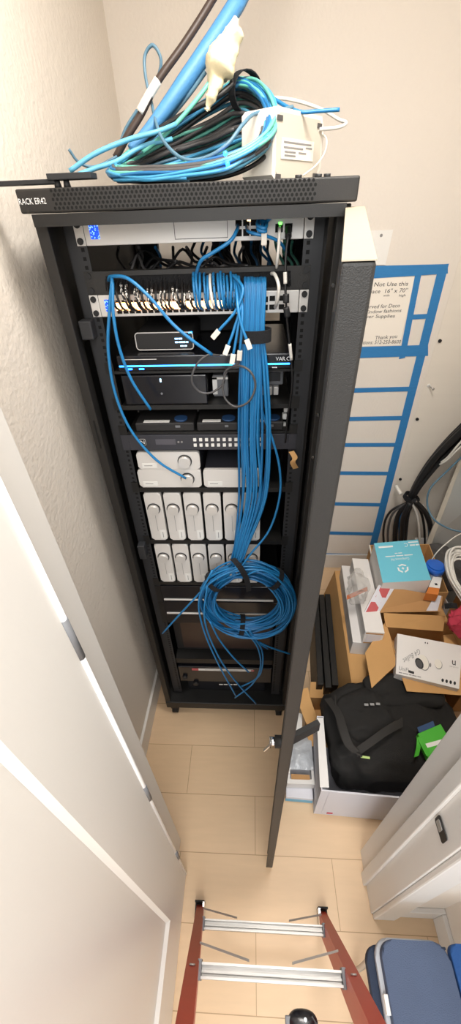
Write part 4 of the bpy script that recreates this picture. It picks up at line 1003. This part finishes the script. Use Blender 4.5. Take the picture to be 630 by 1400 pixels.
# camera carton: slanted white box
t = thing('camera_carton', 'white camera carton with a bullet camera picture lying in the open brown box', 'box', atz(585, 905, .46))
c4 = [atz(541, 921, .462), atz(627.5, 942, .462), atz(632, 883, .488), atz(543, 866, .488)]
nn = (c4[1]-c4[0]).cross(c4[3]-c4[0]).normalized()
MB().hexa([p-nn*.055 for p in c4]+c4, 0, .001).build('body', 'whitebox', t)
ca_ = lambda p, q, d=.0006: c4[3].lerp(c4[2], p).lerp(c4[0].lerp(c4[1], p), q)+nn*d
ux = (ca_(1, .5)-ca_(0, .5)); uy = (ca_(.5, 0)-ca_(.5, 1))
mb = MB()
def ell(cx, cy, rx, ry, m, d, seg=28, rot=0):
    pts = []
    for k in range(seg):
        a = 2*math.pi*k/seg; x, y = rx*math.cos(a), ry*math.sin(a)
        pts.append(ca_(cx+x*math.cos(rot)-y*math.sin(rot)*.66, cy+(x*math.sin(rot)*1.5+y*math.cos(rot)), d))
    pts.reverse(); mb.flat(pts, m)
ell(.66, .56, .060, .115, 1, .0008, rot=-.3); ell(.655, .55, .056, .108, 0, .0010, rot=-.3)
ell(.535, .62, .016, .05, 1, .0011); ell(.43, .60, .085, .185, 1, .0012, rot=-.35); ell(.425, .59, .081, .176, 0, .0014, rot=-.35)
ell(.365, .64, .060, .13, 2, .0016, rot=-.55); ell(.362, .645, .046, .10, 3, .0018, rot=-.55)
mb.build('camera_picture', ['ivory', 'inkgrey', 'ink', 'cgrey'], t)
mb = MB()
mb.text('UniFi', ca_(.045, .90, .0008), ux*.15, uy*.09, 1)
mb.slab(ca_(.20, .905, .0008), ca_(.29, .915, .0008), ca_(.29, .86, .0008), ca_(.20, .85, .0008), .0004, 0)
mb.marks((4, 6, 3, 5, 4), ca_(.045, .965, .0008), ux*.34, uy*.025, 1)
mb.text('u', ca_(.865, .50, .0008), ux*.055, uy*.16, 0); mb.text('U B I Q U I T I', ca_(.83, .56, .0008), ux*.13, uy*.03, 1)
for k in range(4): ell(.74+k*.062, .90, .019, .040, 0, .0009, 16)
for k in range(2): ell(.44+k*.035, .105, .009, .022, 0, .0009, 8)
mb.build('lettering', ['ink', 'inkgrey'], t)
mb = MB(); d_ = ca_(.19, .42)-ca_(.08, .62)
mb.text('G4 Bullet', ca_(.35, .28, .0008), (ca_(.10, .62)-ca_(.35, .28)), -(ca_(.10, .30)-ca_(.17, .42))*1.0 if False else (ca_(.25, .56)-ca_(.21, .40))*.7, 0, lift=-.0004)
mb.build('handwriting', ['inkgrey'], t)
# white cable coil, red cloth
wc = atz(638, 800, .58)
for i in range(11):
    pts = []; rr = .085+.045*(i/10)
    for k in range(13):
        a = 2*math.pi*k/12*1.0+i*.6
        pts.append(V((wc.x+.01+(rr*.62)*math.cos(a)+R(-.006, .006)-.035*math.sin(a), wc.y+rr*1.25*math.sin(a)+R(-.006, .006), .60+.05*math.sin(a)+(i % 4)*.012+.03*math.cos(a))))
    cable('white_cable', 'white cable of the loose coil at the right edge', pts, .0055, 'cwhite', 'white cables of the coil at the right edge', n=4)
o = MB().tube([atz(590, 765, .62), atz(600, 752, .68), atz(620, 735, .72), atz(634, 728, .72)], .003, 6).build('white_wire', 'cwhite'); tag(o, 'thin white wire crossing in front of the metal panel', 'cable')
mb = MB().blob(atz(630, 852, .56), (.052, .055, .06), .9, .035, 22, 48, 0, None, 4)
o = mb.build('red_cloth', 'redcloth'); tag(o, 'crumpled red cloth at the foot of the white cable coil', 'cloth')
q = atz(614, 829, .60); o = MB().band([q+V((-.02, 0, .0)), q+V((0, -.01, .02)), q+V((.025, -.01, .015))], V((.0, .02, .012)), .003).build('black_tie', 'velcro'); tag(o, 'black hook-and-loop tie on the white cable coil', 'strap')
o = MB().box(1.13, 1.37, .0, .33, 0, .52, 0, .002).build('tall_carton', 'kraft2'); tag(o, 'brown carton under the red cloth and white coil', 'box')
# black cable bundle on the back wall
q_ = [aty(560, 684, .90), aty(571, 662, .90), aty(590, 634, .89), aty(610, 612, .87), aty(632, 591, .85), aty(670, 555, .82), aty(720, 500, .8)]
for i in range(14):
    off = V((R(-.034, .034), R(-.03, .02), R(-.034, .034))); k_ = [.25, .5, .8, 1, 1.1, 1.1, 1.1]
    cable('black_cable', 'black cable of the thick bundle hanging on the back wall', [p+off*k for p, k in zip(q_, k_)], .015 if i < 9 else .009, 'cblack', 'black cables of the thick bundle', n=4)
for i in range(2):
    cable('white_wire', 'white wire running along the underside of the black bundle', [aty(603-i*2, 632+i*3, .82), aty(612-i, 625+i*4, .80), aty(623, 612+i*5, .78), aty(634, 600+i*7, .77), aty(660, 575+i*8, .75)], .005, 'cwhite', 'white wires along the black bundle', n=5)
o = strap('black tie gathering the bundle above its loops', aty(562, 681, .90), .042, .05, aty(575, 662, .9)-aty(555, 690, .9), .03)
LPS = [(558, 686, 533, 700, 524, 725, 527, 765), (558, 687, 537, 702, 530, 730, 533, 765), (560, 687, 545, 703, 540, 730, 541, 765), (560, 688, 548, 705, 546, 730, 547, 765), (562, 687, 556, 705, 553, 735, 551, 765),
       (564, 686, 575, 700, 580, 725, 580, 765), (565, 685, 580, 698, 586, 722, 587, 765), (563, 687, 570, 705, 573, 730, 575, 765), (566, 684, 582, 702, 590, 730, 590, 765), (561, 687, 551, 708, 549, 735, 545, 765)]
CLR = ['cblack', 'cgrey', 'cblack', 'cable2', 'cblack', 'cblack', 'slate', 'cwhite', 'cblack', 'cblack']
for i, (l, c_) in enumerate(zip(LPS, CLR)):
    pts = [aty(l[k], l[k+1], .90-.008*i) for k in range(0, 8, 2)]
    nm = {'cblack': 'black', 'cgrey': 'grey', 'cable2': 'blue', 'slate': 'slate blue', 'cwhite': 'white'}[c_]
    cable('hanging_cable', f'{nm} cable of the loops hanging under the tie by the tape grid', pts, .015 if c_ == 'cblack' and i in (2, 4, 8, 9) else .007, c_, f'{nm} cables hanging by the tape grid', n=6)
o = MB().tube([aty(541, 664, .95), aty(548, 676, .9)], .011, 8).build('white_stub', 'cwhite'); tag(o, 'short white cable stub left of the bundle tie', 'cable')
o = MB().tube([aty(577, 691, .86), aty(584, 701, .85)], .008, 8).build('white_stub', 'cwhite'); tag(o, 'short white cable stub among the hanging loops', 'cable')
cable('blue_wire', 'thin blue wire bowing from the bundle down past the metal panel', px([(634, 622, .8), (610, 645, .8), (588, 668, .78), (584, 690, .76), (593, 710, .7), (612, 722, .66), (634, 728, .62)]), .005, 'slate')
# slotted metal panel leaning at the right
t = thing('wiring_enclosure', 'perforated metal wiring panel leaning at the right edge below the bundle', 'panel', aty(600, 740, .75))
K = [aty(581, 745, .80), aty(668, 800, .62), aty(700, 640, .75), aty(631, 618, .90)]
MB().slab(*K, .006).build('sheet', 'zinc', t)
kn = (K[1]-K[0]).cross(K[3]-K[0]).normalized()
if kn.dot(CAM-K[0]) < 0: kn = -kn
MB().slab(K[0]+kn*.006, K[0].lerp(K[1], .07)+kn*.006, K[3].lerp(K[2], .07)+kn*.006, K[3]+kn*.006, .018).build('edge_rail', 'beige', t)
ka = lambda p, q: K[3].lerp(K[2], p).lerp(K[0].lerp(K[1], p), q)+kn*.0075
mb = MB()
for p, q, w_ in ((.12, .97, .2), (.15, .90, .12), (.2, .22, .18), (.22, .30, .1), (.4, .26, .16), (.2, .42, .2), (.42, .46, .2), (.18, .62, .2), (.4, .66, .22), (.16, .74, .16), (.36, .78, .12), (.3, .86, .2)):
    mb.slab(ka(p, q+.02), ka(p+w_, q+.03), ka(p+w_, q), ka(p, q), .0006)
mb.build('slot', 'hole', t)

# ================================================================== LADDER
t = thing('step_ladder', 'red fibreglass step ladder with aluminium cross bars standing in the doorway', 'ladder', (.16, -.75, 0))
def rail_pt(sx, z):
    x = -.064+.0785*z if sx < 0 else .381-.066*z
    return V((x, -.738-.2225*z, z))
for sx in (-1, 1):
    a, b_ = rail_pt(sx, .012), rail_pt(sx, 1.42); d = b_-a; w = V((.0265, 0, 0)); dep = V((0, -.019, -.004))
    o_ = a-w*.5
    mb = MB().span(o_, w, V((0, .004, .001)), d).span(o_ if sx > 0 else o_+w*.85, w*.15, V((0, -.05, -.01)), d)
    rl = mb.build('side_rail', 'ladder', t)
    f = rail_pt(sx, 0)
    MB().box(f.x-.018, f.x+.018, f.y-.045, f.y+.009, 0, .012, 0, .002).box(f.x-.017, f.x+.017, f.y+.004, f.y+.009, .0, .05).build('foot', 'rubber', t)
    xs_ = f.x+(.0155 if sx < 0 else -.0155)
    MB().box(xs_-.003, xs_+.003, f.y-.04, f.y+.004, .012, .06).build('foot_bracket', 'chrome', t)
    MB().cyl(rail_pt(sx, .8)+V((0, .004, 0)), Y, .006, .003, 10).build('rivet', 'alu', rl)
for z in (.25, .745):
    a, b_ = rail_pt(-1, z), rail_pt(1, z); a.x += .012; b_.x -= .012
    w = b_-a
    br = MB().span(a+V((0, -.024, -.012)), w, V((0, .024, 0)), V((0, 0, .004))).span(a+V((0, -.024, -.012)), w, V((0, .004, 0)), V((0, 0, .024))).span(a+V((0, -.004, -.012)), w, V((0, .004, 0)), V((0, 0, .018))).span(a+V((0, -.015, -.008)), w, V((0, .004, 0)), V((0, 0, .006))).build('cross_bar', 'alu', t)
    for e_, s_ in ((a, 1), (b_, -1)): MB().box(e_.x-(0 if s_ > 0 else .008), e_.x+(.008 if s_ > 0 else 0), e_.y-.026, e_.y+.004, e_.z-.014, e_.z+.014).build('bracket', 'greyplastic', br)
    for e_, s_ in ((a, 1), (b_, -1)):
        e2 = e_+V((s_*.11, .004, -.012)); e1 = rail_pt(-s_, z-.12)+V((s_*.012, .006, 0))
        MB().span(e1, e2-e1, V((0, .004, 0)), V((0, 0, .012))).build('gusset', 'alu', t)
# front rails of the ladder (side the photographer climbs) lie outside the frame behind; a dark tool hooked on a cross bar
t = thing('hand_tool', 'black hand tool with metal fittings near the ladder at the bottom edge', 'tool', (.26, -.985, .745))
hb = atz(414, 1403, .77)
MB().blob(hb, (.030, .022, .018), .8, .001, 20, 28, 0).build('body', 'blackgloss', t)
MB().band([hb+V((.012, .008, .008)), hb+V((.045, -.03, .004)), hb+V((.07, -.07, .0))], V((.012, .012, 0)), .012).build('arm', 'blackplastic', t)
MB().box(hb.x-.034, hb.x-.022, hb.y-.012, hb.y+.012, hb.z-.008, hb.z+.010, 0, .002).build('jaw', 'greyplastic', t)
for dx, dy in ((.004, .008), (.016, -.006)): MB().cyl(hb+V((dx, dy, .015)), Z, .003, .004, 10).build('bolt', 'chrome', t)

# ================================================================== FOLDED CHAIR
t = thing('folding_chair', 'folded blue padded chair leaning in the hall corner right of the ladder', 'chair', (.65, -1.0, 0))
def pad(o, w, d, th, r, m, name, mats, parent):
    pts = []
    for cx, cy, a0 in ((w-r, d-r, 0), (r, d-r, 90)):
        for k in range(7): a = math.radians(a0+90*k/6); pts.append((cx+r*math.cos(a), cy+r*math.sin(a)))
    pts += [(0, 0), (w, 0)]
    mb = MB().prism([V((o[0]+p[0], o[1]+p[1], o[2]+th)) for p in pts], (0, 0, -th), 0, None, .006)
    return mb.build(name, mats, parent)
yb_ = -1.26
se = pad((.478, yb_, .385), .182, .432, .03, .035, 0, 'seat_pad', 'denim', t)
MB().tube([(.484, -1.2, .412), (.484, -.88, .412), (.492, -.850, .412), (.512, -.839, .412), (.655, -.84, .412)], .003, 8).build('piping', 'navyfab', se)
pad((.467, yb_, .365), .20, .437, .018, .04, 0, 'seat_rim', 'chairrim', t)
MB().box(.468, .490, -.96, -.925, .37, .402, 0, .002).build('hinge_clip', 'label', t)
MB().box(.464, .482, -1.02, -.99, .36, .385, 0, .002).build('hinge_clip', 'label', t)
pad((.447, yb_, .325), .12, .425, .03, .035, 0, 'back_pad', 'navyfab', t)
pad((.664, yb_, .390), .105, .430, .03, .02, 0, 'side_cover', 'bluecloth', t)
for x in (.462, .74):
    MB().tube([(x, -.86, .34), (x+.004, -.87, .18), (x+.006, -.875, .0)], .008, 8).tube([(x+.004, -1.2, .34), (x+.004, -1.2, .0)], .008, 8).build('leg', 'alu', t)

# ================================================================== LIGHT
def area(name, loc, size, power, col, tgt):
    l = bpy.data.lights.new(name, 'AREA'); l.energy = power; l.color = col; l.shape = 'DISK'; l.size = size
    o = bpy.data.objects.new(name, l); COL.objects.link(o); o.location = loc
    o.rotation_euler = (V(tgt)-V(loc)).to_track_quat('-Z', 'Y').to_euler()
area('closet_ceiling_lamp', (.36, -.30, 2.94), .45, 16, (1, .955, .90), (.36, -.30, 0))
area('hall_fill_light', (.25, -1.9, 2.7), 1.2, 20, (1, .98, .95), (.2, -.6, 1.0))  # unseen fill light added in the hall to brighten the view from the front
w = bpy.data.worlds.new('hall_daylight'); SC.world = w; w.use_nodes = True
w.node_tree.nodes['Background'].inputs[0].default_value = (.93, .97, 1, 1); w.node_tree.nodes['Background'].inputs[1].default_value = 1.2
SC.view_settings.view_transform = 'Standard'; SC.view_settings.look = 'None'; SC.view_settings.gamma = 1; SC.view_settings.exposure = 0.74
SC.view_settings.use_curve_mapping = False
